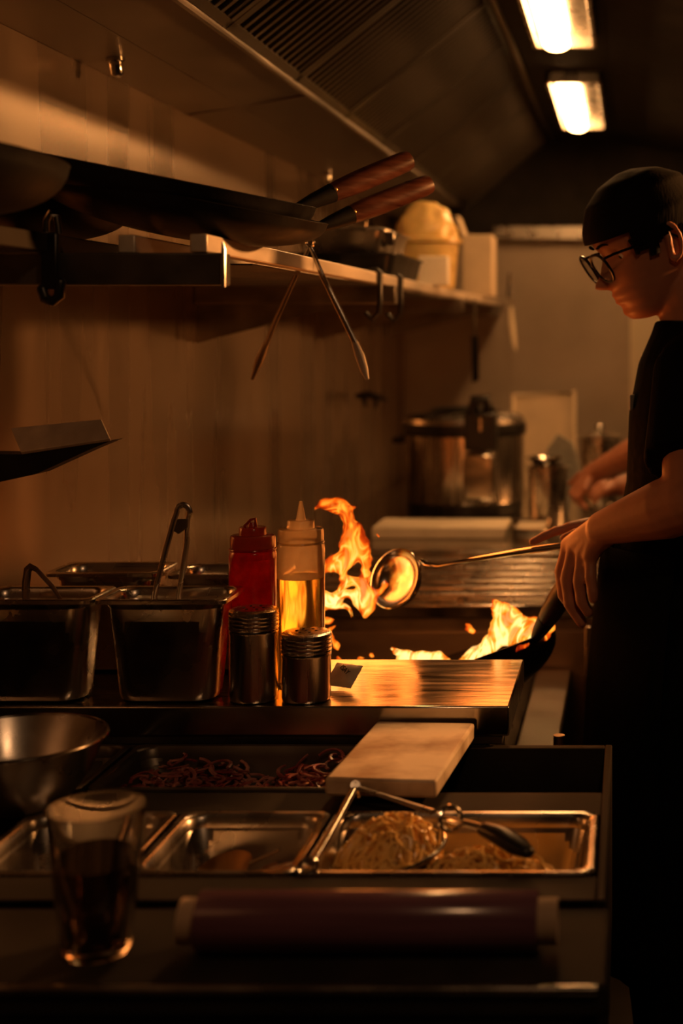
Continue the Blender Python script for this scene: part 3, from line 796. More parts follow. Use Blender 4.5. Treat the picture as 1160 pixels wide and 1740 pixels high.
s2 = thing('serving_spoon', 'wide steel spoon lying in the small pan of meat scraps', 'spoon', (-0.475, 1.63, Z_PAN - 0.07))
Mk = frame_to((-0.470, 1.640, Z_PAN - 0.042), (-0.25, -0.25, 1))
MB().lathe([(0, -0.016), (0.018, -0.012), (0.034, 0.0), (0.035, 0.0), (0.019, -0.0135), (0, -0.0175)], 28, Mk).build('spoon_bowl', MAT['brass'], s2)
MB().tube([Mk @ Vector((0.033, 0, 0)), Mk @ Vector((0.060, 0.004, 0.004)), Mk @ Vector((0.070, 0.006, 0.006))], 0.005, 8, 0.4).build('spoon_handle', MAT['steel'], s2)

# cutting board
cbz = 0.8576
bo = MB().box((0, 0, 0.0115), (0.139, 0.255, 0.023), at((-0.2955, 1.866, cbz), -0.075)).build('cutting_board', MAT['board'], None, 0.004, loc=(-0.2955, 1.866, cbz))
tag(bo, 'thick stained white cutting board lying across the prep pans', 'cutting board')

# mixing bowl
bwl = thing('mixing_bowl', 'steel mixing bowl with rolled rim beside the onion pan', 'bowl', (-0.752, 1.742, 0.847))
Mb = at((-0.752, 1.742, 0.8482))
MB().lathe([(0, 0), (0.045, 0.0), (0.060, 0.006), (0.085, 0.038), (0.104, 0.082), (0.1055, 0.082), (0.0865, 0.037), (0.061, 0.0045), (0.046, -0.0012), (0, -0.0012)], 64, Mb).build('bowl_shell', MAT['steel'], bwl)
MB().torus(Mb @ Vector((0, 0, 0.082)), 0.1062, 0.0026, seg=64, rs=8).build('rolled_rim', MAT['chrome'], bwl)

# ================================================================== LEDGE: FILM ROLL, GLASS
fr_ = thing('cling_film_roll', 'roll of purple cling film on a card core lying on the ledge', 'film roll', (-0.247, 1.35, Z_LEDGE))
rc = Vector((0, 1.35, Z_LEDGE + 0.0285))
Mr = Matrix.Translation((0, rc.y, rc.z)) @ Matrix.Rotation(PI / 2, 4, 'Y')
MB().lathe([(0.0215, -0.408), (0.0275, -0.408), (0.0282, -0.407), (0.0282, -0.088), (0.0275, -0.087), (0.0215, -0.087)], 56, Mr).build('film', MAT['film'], fr_)
MB().lathe([(0.0195, -0.4255), (0.0212, -0.4255), (0.0212, -0.0685), (0.0195, -0.0685), (0.0195, -0.4255)], 48, Mr).build('core_tube', MAT['core'], fr_)
MB().prism([(-0.407, rc.y + 0.0265, rc.z - 0.010), (-0.088, rc.y + 0.0265, rc.z - 0.010), (-0.088, rc.y + 0.050, Z_LEDGE + 0.001), (-0.407, rc.y + 0.050, Z_LEDGE + 0.001)], (0, 0, 0.0004)).build('loose_film', MAT['film'], fr_)

gl = thing('drinking_glass', 'clear drinking glass half filled, standing on the ledge', 'glass', (-0.507, 1.352, Z_LEDGE))
Mg = at((-0.507, 1.352, Z_LEDGE))
MB().lathe([(0, 0), (0.030, 0), (0.0325, 0.003), (0.046, 0.136), (0.0458, 0.137), (0.0442, 0.137), (0.0312, 0.014), (0.029, 0.011), (0, 0.010)], 64, Mg).build('glass_wall', MAT['glass'], gl)
MB().lathe([(0, 0.0112), (0.0288, 0.0112), (0.0308, 0.014), (0.0392, 0.086), (0, 0.086)], 48, Mg).build('water', glass_mat('dark_cola', (0.05, 0.03, 0.02), 0.02), gl)

# ================================================================== WALL SHELF AND WHAT IS ON IT
SY0 = 1.78; SZ = zr(0.120)
sh = thing('wall_shelf', 'long slatted steel shelf of square tubes along the steel wall', 'shelf', (XW, SY0, SZ - 0.06))
for k, xx in enumerate((-0.540, -0.637, -0.734, -0.831, -0.928)):
    MB().span((xx - 0.011, SY0 + 0.02 * k if k < 2 else 1.25, SZ - 0.023), (xx + 0.011, YB - 0.004, SZ)).build('square_tube', MAT['shelf_steel' if k < 2 else 'ledge_steel'], sh, 0.002)  # wall-side tubes get a dark steel that stands in for shade
for yy in (SY0 + 0.004, 3.10, 4.35, 5.60):
    MB().span((XW + 0.001, yy, SZ - 0.064), (-0.512, yy + 0.040, SZ - 0.0235)).build('cross_beam', MAT['steel_dark'], sh, 0.002)
    if yy > 2: MB().prism([(XW + 0.001, yy + 0.016, SZ - 0.064), (-0.62, yy + 0.016, SZ - 0.064), (XW + 0.001, yy + 0.016, SZ - 0.15)], (0, 0.006, 0)).build('gusset', MAT['steel_dark'], sh)
MB().tube([(-0.508, SY0 - 0.002, SZ - 0.067), (-0.508, SY0 - 0.002, SZ - 0.020), (-0.509, SY0 - 0.002, SZ - 0.010)], [0.003, 0.003, 0.0015], 8).build('end_pin', MAT['steel'], sh)
MB().span((-0.945, SY0 + 0.3, SZ - 0.026), (-0.552, YB - 0.01, SZ - 0.0235)).build('under_sheet', MAT['steel_dark'], sh)

def wok_thing(label, C, n, R, depth, hbase, htip, hr, group=None, mat='wood', name='wok'):
    r = thing(name, label, 'wok', Vector(C) - Vector(n) * depth, group)
    Mw = frame_to(C, n)
    pr = []
    for k in range(13):
        a = k / 12
        pr.append((R * math.sin(a * PI / 2) if a < 1 else R, -depth * math.cos(a * PI / 2) ** 0.9 if a < 1 else 0.0))
    pin = [(max(q - 0.002, 0), z + 0.0022) for q, z in pr]
    MB().lathe([(0, -depth)] + pr[1:] + [(R + 0.001, 0.0015)] + pin[:0:-1] + [(0, -depth + 0.0022)], 64, Mw).build('bowl', MAT['iron'], r)
    hbase = Vector(hbase); htip = Vector(htip); d = (htip - hbase).normalized()
    L_ = (htip - hbase).length
    MB().tube([hbase - d * 0.015, hbase + d * 0.02, hbase + d * 0.055], [0.006, hr * 0.7, hr * 0.9], 16).build('socket', MAT['iron'], r)
    hb = hbase + d * 0.045
    pts = [hb + d * (L_ - 0.045) * t_ for t_ in (0, 0.15, 0.4, 0.7, 0.93, 1.0)]
    h = MB().tube(pts, [hr * 0.78, hr * 0.95, hr * 1.05, hr * 1.05, hr, hr * 0.9], 20)
    ho = h.build('handle', MAT[mat], r)
    MB().lathe([(0, 0), (hr * 0.55, 0), (hr * 0.75, 0.0015), (hr * 0.55, 0.003), (0, 0.001)], 16, frame_to(htip, d)).build('end_cap', MAT['brass'], ho)
    sd = d.cross(Vector((0, 1, 0))).normalized()
    MB().lathe([(0, 0), (0.004, 0), (0.003, 0.002), (0, 0.003)], 10, frame_to(hb + d * 0.02 + Vector((0, -hr * 0.95, 0)), (0, -1, 0))).build('rivet', MAT['brass'], ho)
    return r
J1 = P(512, 350, 2.10); T1 = P(694, 272, 2.22)
o_ = Vector((0, 0, ZC))
hd = (T1 - J1); hd.z = 0; hd.normalize()
RW = 0.205
Cx = J1 - hd * RW
# rim plane is the tilted plane through wok centre and handle joint, a little lower on the aisle side
Cz = P(0, 0, 1)
C1 = Vector((Cx.x, Cx.y, zr(0.208)))
nv = (C1 - o_).cross(J1 - o_).normalized()
if nv.z < 0: nv = -nv
wok_thing('upper black wok of the nested pair lying on the slatted shelf', C1, nv, RW, 0.066, J1, T1, 0.0165, 'nested woks on the shelf')
J2 = P(545, 385, 2.13); T2 = P(728, 313, 2.26)
wok_thing('lower black wok of the nested pair lying on the slatted shelf', C1 + Vector((0.014, 0.012, -0.022)), nv, RW, 0.058, J2, T2, 0.0165, 'nested woks on the shelf')

C3 = Vector((-0.79, 1.56, SZ + 0.082)); n3 = Vector((0.10, 0.05, 1)).normalized()
wok_thing('single black wok lying by itself on the wall side of the slatted shelf', C3, n3, 0.165, 0.075, C3 + Vector((-0.04, -0.16, 0.008)), C3 + Vector((-0.08, -0.33, 0.06)), 0.0165)

C4 = Vector((-0.815, 1.985, SZ + 0.057)); n4 = Vector((0.03, 0.02, 1)).normalized()
wok_thing('small black wok tucked under the nested woks against the steel wall', C4, n4, 0.115, 0.053, C4 + Vector((0.0, 0.113, -0.002)), C4 + Vector((-0.03, 0.26, 0.02)), 0.0150)

# black clamp hook on the cross beam
hk = thing('clamp_hook', 'black clamp hook with a chrome bow on the shelf cross beam', 'hook', P(85, 500, 1.775))
MB().span(P(68, 492, 1.765), P(104, 395, 1.778)).build('jaw', MAT['black_plastic'], hk, 0.003)
MB().tube([P(72, 492, 1.768), P(76, 507, 1.768), P(90, 512, 1.768), P(101, 503, 1.768), P(102, 480, 1.768)], 0.007, 10, round_ends=True).build('hook_tip', MAT['black_plastic'], hk)
MB().tube([P(78, 398, 1.772), P(78, 375, 1.772), P(86, 361, 1.772), P(96, 368, 1.772), P(100, 398, 1.772)], 0.0045, 10).build('bow', MAT['chrome'], hk)

# tongs hanging on the front tube
ht = thing('hanging_tongs', 'slim steel tongs hanging open from the edge of the slatted shelf', 'tongs', P(527, 640, 2.42))
ap = P(527, 418, 2.38)
MB().tube([ap, P(548, 470, 2.38), P(585, 545, 2.38), P(603, 582, 2.38)], [0.003, 0.0045, 0.005, 0.005], 8, 0.4, up=(0, 1, 0)).build('arm', MAT['steel'], ht)
MB().tube([P(601, 578, 2.38), P(611, 605, 2.38), P(618, 628, 2.38), P(624, 645, 2.38)], [0.005, 0.008, 0.007, 0.003], 10, 0.35, up=(0, 1, 0)).build('tip', MAT['shelf_steel'], ht)  # paler steel puts the light on this tip into its colour
MB().tube([ap, P(505, 462, 2.44), P(470, 540, 2.52), P(452, 585, 2.56)], [0.003, 0.0045, 0.005, 0.005], 8, 0.4, up=(0, 1, 0)).build('arm', MAT['steel_dark'], ht)
MB().tube([P(453, 582, 2.56), P(440, 612, 2.58), P(428, 645, 2.60)], [0.005, 0.008, 0.003], 10, 0.35, up=(0, 1, 0)).build('tip', MAT['steel_dark'], ht)
MB().torus(ap + Vector((0, 0, 0.006)), 0.007, 0.002, (0.3, 1, 0), 20, 8).build('hinge_loop', MAT['chrome'], ht)

# trays and tubs on the shelf
dt = thing('black_tray', 'long black tray under the lidded steel pan on the shelf', 'tray', (-0.61, 3.3, SZ))
tr = [rrect(0.125, 0.20, 0.02, 0.0), rrect(0.135, 0.21, 0.02, 0.045), rrect(0.140, 0.215, 0.02, 0.045), rrect(0.140, 0.215, 0.02, 0.049), rrect(0.131, 0.206, 0.02, 0.049), rrect(0.121, 0.196, 0.02, 0.004)]
MB().loft(tr, M=at((-0.655, 3.35, SZ + 0.0005))).build('tray_shell', MAT['black_plastic'], dt)
lp = thing('lidded_pan', 'lidded steel pan with wire handles on the black tray', 'pan', (-0.60, 3.3, SZ + 0.05))
MB().loft([rrect(0.095, 0.15, 0.03, 0.0), rrect(0.105, 0.16, 0.03, 0.05), rrect(0.112, 0.168, 0.03, 0.05), rrect(0.112, 0.168, 0.03, 0.054), rrect(0.09, 0.14, 0.03, 0.062), rrect(0.05, 0.08, 0.03, 0.066)], M=at((-0.650, 3.35, SZ + 0.0505))).build('pan_body', MAT['steel'], lp)
MB().tube([(-0.69, 3.30, SZ + 0.114), (-0.69, 3.30, SZ + 0.134), (-0.61, 3.30, SZ + 0.134), (-0.61, 3.30, SZ + 0.114)], 0.005, 8).build('lid_handle', MAT['chrome'], lp)
MB().span((-0.555, 3.20, SZ + 0.07), (-0.530, 3.225, SZ + 0.10)).build('latch', MAT['chrome'], lp, 0.003)
bt = thing('plastic_tub', 'yellowed plastic tub with a crumpled bag over it on the shelf', 'tub', (-0.60, 4.15, SZ))
Mt = at((-0.600, 4.20, SZ + 0.0005))
MB().lathe([(0, 0), (0.078, 0), (0.082, 0.01), (0.094, 0.13), (0.104, 0.135), (0.104, 0.146), (0.097, 0.148), (0, 0.148)], 40, Mt).build('tub_body', MAT['tub'], bt)
vs = []; fs = []; nu, nv_ = 36, 14
for i in range(nv_ + 1):
    ph = (PI * 0.5) * i / nv_
    for j in range(nu):
        a = 2 * PI * j / nu
        d = Vector((math.cos(ph) * math.cos(a), math.cos(ph) * math.sin(a), math.sin(ph)))
        k = 1 + 0.14 * mnoise.noise(d * 2.6) + 0.05 * mnoise.noise(d * 7)
        vs.append(Mt @ Vector((d.x * 0.092 * k, d.y * 0.092 * k, 0.147 + d.z * 0.108 * k)))
for i in range(nv_):
    for j in range(nu):
        j2 = (j + 1) % nu
        fs.append((i * nu + j, i * nu + j2, (i + 1) * nu + j2, (i + 1) * nu + j))
MB().add(vs, fs).build('crumpled_bag', MAT['tub'], bt)
wb = MB().span((-0.575, 3.86, SZ + 0.0003), (-0.495, 3.92, SZ + 0.080)).build('white_carton', MAT['white_label'], None, 0.003, loc=(-0.535, 3.89, SZ))
tag(wb, 'small white carton in front of the yellowed tub', 'carton')
wc = thing('tall_carton', 'tall pale carton with an open flap at the end of the shelf', 'carton', (-0.56, 5.2, SZ))
MB().span((-0.60, 5.10, SZ + 0.0003), (-0.495, 5.26, SZ + 0.22)).build('carton_body', MAT['card'], wc, 0.002)
MB().prism([(-0.60, 5.10, SZ + 0.2205), (-0.60, 5.26, SZ + 0.2205), (-0.625, 5.26, SZ + 0.29), (-0.625, 5.10, SZ + 0.29)], (0.003, 0, 0)).build('flap', MAT['card'], wc)

# utensils hanging under the shelf
def hanging_hook(label, y, x=-0.526, mat='black_plastic', n_=1.0):
    r = thing('utensil_hook', label, 'hook', (x, y, SZ - 0.09), 'black hooks under the shelf')
    MB().tube([(x - 0.014, y, SZ + 0.004), (x - 0.004, y, SZ + 0.005), (x + 0.004, y, SZ), (x + 0.004, y, SZ - 0.06), (x + 0.002, y, SZ - 0.085), (x - 0.012, y, SZ - 0.10), (x - 0.024, y, SZ - 0.088)], 0.006, 10, round_ends=True).build('hook_bend', MAT[mat], r)
    MB().lathe([(0, -0.004), (0.010, -0.004), (0.010, 0.004), (0, 0.004)], 14, frame_to((x + 0.006, y, SZ - 0.045), (1, 0, 0))).build('hook_button', MAT[mat], r)
    return r
hanging_hook('black utensil hook under the shelf, just before the black tray', 2.97)
hanging_hook('black utensil hook under the shelf beside the black tray', 3.24)
hs = thing('hanging_skewer', 'dark flat spatula hanging under the shelf above the rice cooker', 'spatula', (-0.52, 4.78, 1.25))
MB().tube([(-0.522, 4.78, SZ - 0.020), (-0.522, 4.78, SZ - 0.06), (-0.522, 4.78, SZ - 0.15)], [0.006, 0.004, 0.004], 8).build('spatula_stem', MAT['steel_dark'], hs)
MB().prism([(-0.535, 4.78, SZ - 0.14), (-0.509, 4.78, SZ - 0.14), (-0.507, 4.78, SZ - 0.29), (-0.531, 4.78, SZ - 0.30)], (0, 0.003, 0)).build('spatula_blade', MAT['iron'], hs)
h2 = thing('hanging_ladle', 'bright slim ladle hanging at the far end of the shelf', 'ladle', (-0.49, 5.6, 1.3))
hx = (868 - VX) * 5.55 / F
MB().tube([(hx - 0.012, 5.55, SZ + 0.004), (hx - 0.006, 5.55, SZ + 0.10), (hx, 5.55, SZ + 0.02), (hx, 5.55, SZ - 0.03)], 0.005, 8).build('ladle_stem', MAT['chrome'], h2)
MB().tube([(hx, 5.55, SZ - 0.03), (hx + 0.003, 5.55, SZ - 0.10), (hx + 0.012, 5.55, SZ - 0.17), (hx + 0.018, 5.55, SZ - 0.20)], [0.006, 0.012, 0.010, 0.004], 10, 0.4, up=(0, 1, 0)).build('ladle_paddle', MAT['cream'], h2)

# sloped steel rest on the wall at the left
wl = thing('wall_rest', 'small sloped steel rest with a dark gusset on the steel wall', 'wall rest', (XW, 1.98, 1.27))
a0, a1, a2, a3 = P(18, 727, 2.0), P(172, 712, 2.0), P(187, 745, 1.97), P(35, 768, 1.97)
MB().prism([a0, a1, a2, a3], Vector((0, 0.004, -0.004))).build('rest_plate', MAT['shelf_steel'], wl, 0.001, smooth=False)
g0 = Vector((XW + 0.002, 1.985, a0.z - 0.004)); 
MB().prism([Vector((XW + 0.002, 1.978, a3.z - 0.003)), a3 + Vector((0, 0.008, -0.004)), a2 + Vector((-0.002, 0.008, -0.004)), P(150, 765, 1.978), P(60, 806, 1.978), Vector((XW + 0.002, 1.978, P(0, 838, 1.978).z))], (0, 0.05, 0)).build('gusset', MAT['iron'], wl, smooth=False)
MB().span((XW + 0.001, 1.975, P(0, 838, 1.978).z), (XW + 0.006, 2.12, a0.z + 0.01)).build('wall_flange', MAT['steel_dark'], wl)

# black lever on the wall
wt = thing('wall_lever', 'black winged lever handle sticking out of the steel wall', 'lever', (XW, 4.83, zr(-0.24)))
MB().lathe([(0, 0), (0.03, 0), (0.03, 0.008), (0.014, 0.012), (0.014, 0.04), (0, 0.04)], 18, frame_to((XW + 0.001, 4.83, zr(-0.238)), (1, 0, 0))).build('rosette', MAT['black_plastic'], wt)
MB().tube([(XW + 0.03, 4.83, zr(-0.225)), (XW + 0.06, 4.83, zr(-0.220)), (XW + 0.10, 4.83, zr(-0.232)), (XW + 0.125, 4.83, zr(-0.240))], [0.016, 0.018, 0.014, 0.005], 12, 0.7, round_ends=True).build('lever_arm', MAT['black_plastic'], wt)
MB().tube([(XW + 0.045, 4.83, zr(-0.225)), (XW + 0.05, 4.83, zr(-0.26))], [0.012, 0.006], 10, round_ends=True).build('lever_stub', MAT['black_plastic'], wt)
MB().tube([(XW + 0.085, 4.83, zr(-0.235)), (XW + 0.088, 4.83, zr(-0.265))], [0.010, 0.004], 10, round_ends=True).build('lever_stub', MAT['black_plastic'], wt)

# ================================================================== BACK COUNTER
rcx, rcy, rcr = (789 - VX) * 4.75 / F, 4.75, 0.198
rk = thing('rice_cooker', 'big steel rice cooker with black base, band and lid latch', 'rice cooker', (rcx, rcy, Z_BACK))
Mc = at((rcx, rcy, Z_BACK + 0.0005))
MB().lathe([(0, 0), (rcr - 0.012, 0), (rcr - 0.006, 0.006), (rcr - 0.004, 0.045), (0, 0.045)], 56, Mc).build('base', MAT['black_plastic'], rk)
MB().lathe([(0, 0.0455), (rcr - 0.002, 0.0455), (rcr, 0.052), (rcr, 0.262), (0, 0.262)], 64, Mc).build('body', MAT['can'], rk)
MB().lathe([(0, 0.2625), (rcr + 0.006, 0.2625), (rcr + 0.008, 0.268), (rcr + 0.008, 0.296), (rcr + 0.002, 0.302), (0, 0.302)], 64, Mc).build('band', MAT['black_plastic'], rk)
ld_ = MB().lathe([(0, 0.3025), (rcr + 0.003, 0.3025), (rcr + 0.001, 0.316), (rcr - 0.018, 0.328), (rcr * 0.70, 0.336), (0, 0.342)], 64, Mc).build('lid', MAT['steel'], rk)
MB().lathe([(0, 0.3425), (0.05, 0.342), (0.11, 0.3385), (0.115, 0.345), (0.09, 0.352), (0, 0.354)], 40, Mc).build('lid_cover', MAT['black_plastic'], ld_)
yf = rcy - rcr
lx = (818 - VX) * yf / F
MB().span((lx - 0.055, yf - 0.022, Z_BACK + 0.222), (lx + 0.050, yf + 0.05, Z_BACK + 0.345)).build('latch', MAT['black_plastic'], rk, 0.008)
MB().tube([(lx - 0.026, yf - 0.004, Z_BACK + 0.350), (lx - 0.022, yf - 0.008, Z_BACK + 0.385), (lx + 0.018, yf - 0.008, Z_BACK + 0.387), (lx + 0.022, yf - 0.004, Z_BACK + 0.350)], 0.020, 12, round_ends=True).build('latch_grip', MAT['black_plastic'], rk)
MB().span((lx - 0.006, yf - 0.026, Z_BACK + 0.285), (lx + 0.004, yf - 0.021, Z_BACK + 0.330)).build('release_key', MAT['chrome'], rk, 0.002)
MB().span((lx - 0.060, yf - 0.012, Z_BACK + 0.060), (lx + 0.040, yf + 0.03, Z_BACK + 0.215)).build('front_panel', MAT['chrome'], rk, 0.010)
MB().tube([(rcx - rcr - 0.004, rcy, Z_BACK + 0.24), (rcx - rcr - 0.035, rcy, Z_BACK + 0.24), (rcx - rcr - 0.035, rcy + 0.1, Z_BACK + 0.24), (rcx - rcr + 0.02, rcy + 0.1, Z_BACK + 0.24)], 0.010, 10).build('side_handle', MAT['black_plastic'], rk)

b1 = MB().span((-0.752, 4.14, Z_BACK + 0.0003), (-0.363, 4.345, Z_BACK + 0.034)).build('cutting_board', MAT['board_far'], None, 0.004, loc=(-0.56, 4.25, Z_BACK))
tag(b1, 'long off-white cutting board in front of the rice cooker', 'cutting board')
b2 = thing('steel_tray', 'bright shallow steel tray beside the long off-white board', 'tray', (-0.30, 4.25, Z_BACK))
MB().loft([rrect(0.048, 0.10, 0.012, 0.0), rrect(0.055, 0.107, 0.012, 0.028), rrect(0.060, 0.112, 0.012, 0.028), rrect(0.060, 0.112, 0.012, 0.030), rrect(0.053, 0.105, 0.012, 0.030), rrect(0.046, 0.098, 0.012, 0.002)], M=at((-0.296, 4.25, Z_BACK + 0.0004))).build('tray_shell', MAT['chrome'], b2)
MB().box((-0.296, 4.25, Z_BACK + 0.016), (0.085, 0.18, 0.02)).build('folded_liner', MAT['board_far'], b2, 0.004)

gr = thing('grill_rack', 'slatted steel grill rack lying on the counter before the cutting board', 'rack', (-0.4, 3.45, Z_BACK))
for sx in (-0.70, -0.38, -0.075):
    MB().span((sx - 0.007, 3.19, Z_BACK + 0.0004), (sx + 0.007, 3.84, Z_BACK + 0.008)).build('rack_bearer', MAT['steel_dark'], gr)
for k, yy in enumerate((3.20, 3.285, 3.37, 3.46, 3.56, 3.67, 3.80)):
    MB().span((-0.72, yy, Z_BACK + 0.008), (-0.066, yy + 0.034, Z_BACK + 0.016)).build('rack_slat', MAT['steel'], gr, 0.003)

ub = thing('upright_tray', 'pale tray standing upright against the wall behind the rice cooker', 'tray', (-0.33, 5.45, Z_BACK))
MB().prism([(-0.455, 5.42, Z_BACK + 0.0005), (-0.21, 5.42, Z_BACK + 0.0005), (-0.215, 5.47, Z_BACK + 0.375), (-0.45, 5.47, Z_BACK + 0.36)], (0, 0.02, 0)).build('tray_panel', MAT['card'], ub, 0.004)
MB().tube([(-0.452, 5.414, Z_BACK + 0.01), (-0.449, 5.464, Z_BACK + 0.36), (-0.215, 5.464, Z_BACK + 0.372), (-0.21, 5.414, Z_BACK + 0.01)], 0.008, 8).build('tray_rim', MAT['cream'], ub)

def pot(name, label, x, y, r, h, cat, lid=False, grp=None):
    t = thing(name, label, cat, (x, y, Z_BACK), grp)
    M = at((x, y, Z_BACK + 0.0005))
    MB().lathe([(0, 0), (r * 0.86, 0), (r * 0.9, 0.006), (r, h - 0.008), (r + 0.008, h - 0.006), (r + 0.008, h), (r - 0.002, h), (r * 0.88, 0.012), (0, 0.008)], 40, M).build('pot_body', MAT['steel'], t)
    if lid:
        l = MB().lathe([(0, h + 0.02), (r * 0.5, h + 0.016), (r + 0.004, h + 0.0015), (r + 0.004, h + 0.0005), (0, h + 0.0005)], 40, M).build('lid', MAT['chrome'], t)
        MB().lathe([(0, h + 0.020), (0.008, h + 0.020), (0.018, h + 0.034), (0.012, h + 0.042), (0, h + 0.043)], 16, M).build('lid_knob', MAT['chrome'], l)
    return t
pot('steel_inset', 'steel inset pot with bright rim beside the rice cooker', -0.255, 4.42, 0.062, 0.185, 'pot')
sb = thing('steel_bowl', 'small steel bowl sitting on the inset pot', 'bowl', (-0.265, 4.42, Z_BACK + 0.186))
MB().lathe([(0, 0), (0.03, 0), (0.052, 0.022), (0.058, 0.024), (0.058, 0.027), (0.050, 0.025), (0.028, 0.003), (0, 0.003)], 32, at((-0.265, 4.42, Z_BACK + 0.187))).build('bowl_shell', MAT['chrome'], sb)
pot('saucepan', 'lidded steel saucepan on the counter behind the second cook’s arm'.replace('’', "'"), -0.105, 5.0, 0.070, 0.235, 'pot', True)
gp = thing('grey_scraper', 'grey plastic scraper leaning against the steel pots', 'scraper', (-0.21, 4.62, Z_BACK))
q = [(-0.02, 0.0), (0.02, 0.0), (0.028, 0.09), (0.055, 0.16), (0.03, 0.24), (-0.02, 0.27), (-0.055, 0.22), (-0.05, 0.15), (-0.026, 0.09)]
MB().prism([(-0.215 + x_, 4.60 + z_ * 0.12, Z_BACK + 0.001 + z_) for x_, z_ in q], (0, 0.006, 0)).build('scraper_blade', MAT['grey_cloth'], gp, 0.002)
MB().tube([(-0.215, 4.599, Z_BACK + 0.012), (-0.215, 4.611, Z_BACK + 0.13)], 0.010, 10, 0.6, round_ends=True).build('scraper_grip', MAT['black_plastic'], gp)

# ================================================================== BURNING WOK, LADLE
JW = P(910, 1083, 2.42); TW = P(984, 962, 2.30)
CW = P(737, 1134, 2.52)
rim_dir = (CW - JW); RWK = rim_dir.length
side = Vector((0.39, 0.92, 0.0)); nW = side.cross(rim_dir).normalized()
if nW.z < 0: nW = -nW
wok_thing('black wok with wooden handle burning on the range', CW, nW, RWK, 0.095, JW, TW, 0.0185, None, 'wood_dark')

LB = P(678, 986, 2.45)
la = thing('cooking_ladle', 'round steel ladle with a long flat handle held in the flames', 'ladle', LB)
ln = Vector((-0.50, -0.78, 0.36)).normalized()
Ml = frame_to(LB + ln * 0.012, ln)
RL = 0.052
pr = [(RL * math.sin(k / 10 * PI / 2), -0.036 * math.cos(k / 10 * PI / 2)) for k in range(11)]
MB().lathe([(0, -0.036)] + pr[1:] + [(RL + 0.0008, 0.001)] + [(max(q_ - 0.0015, 0), z_ + 0.0015) for q_, z_ in pr[:0:-1]] + [(0, -0.0345)], 48, Ml).build('ladle_bowl', MAT['chrome'], la)
MB().torus(LB + ln * 0.012, RL, 0.0009, ln, 48, 6).build('ladle_lip', MAT['chrome'], la)
MB().tube([P(716, 952, 2.46), P(724, 958, 2.445), P(745, 961, 2.43), P(800, 952, 2.385), P(880, 938, 2.36), P(960, 927, 2.335), P(1005, 921, 2.32), P(1040, 917, 2.305)],
          [0.005, 0.006, 0.005, 0.007, 0.0085, 0.0095, 0.0095, 0.009], 12, 0.55, up=(0, -0.6, 1)).build('ladle_handle', MAT['chrome'], la)

# ================================================================== FLAMES
def seg_dist(px, py, poly):
    d = np.full(px.shape, 1e9)
    n_ = len(poly)
    for i in range(n_):
        ax, ay = poly[i]; bx, by = poly[(i + 1) % n_]
        dx, dy = bx - ax, by - ay
        L2 = dx * dx + dy * dy + 1e-9
        t_ = np.clip(((px - ax) * dx + (py - ay) * dy) / L2, 0, 1)
        d = np.minimum(d, np.hypot(px - ax - t_ * dx, py - ay - t_ * dy))
    return d
def inside(px, py, poly):
    r = np.zeros(px.shape, bool); n_ = len(poly)
    for i in range(n_):
        ax, ay = poly[i]; bx, by = poly[(i + 1) % n_]
        c_ = ((ay > py) != (by > py)) & (px < (bx - ax) * (py - ay) / (by - ay + 1e-12) + ax)
        r ^= c_
    return r
def chaikin(p, k=2):
    for _ in range(k):
        q_ = []
        for i in range(len(p)):
            a, b = p[i], p[(i + 1) % len(p)]
            q_.append((a[0] * .75 + b[0] * .25, a[1] * .75 + b[1] * .25)); q_.append((a[0] * .25 + b[0] * .75, a[1] * .25 + b[1] * .75))
        p = q_
    return p
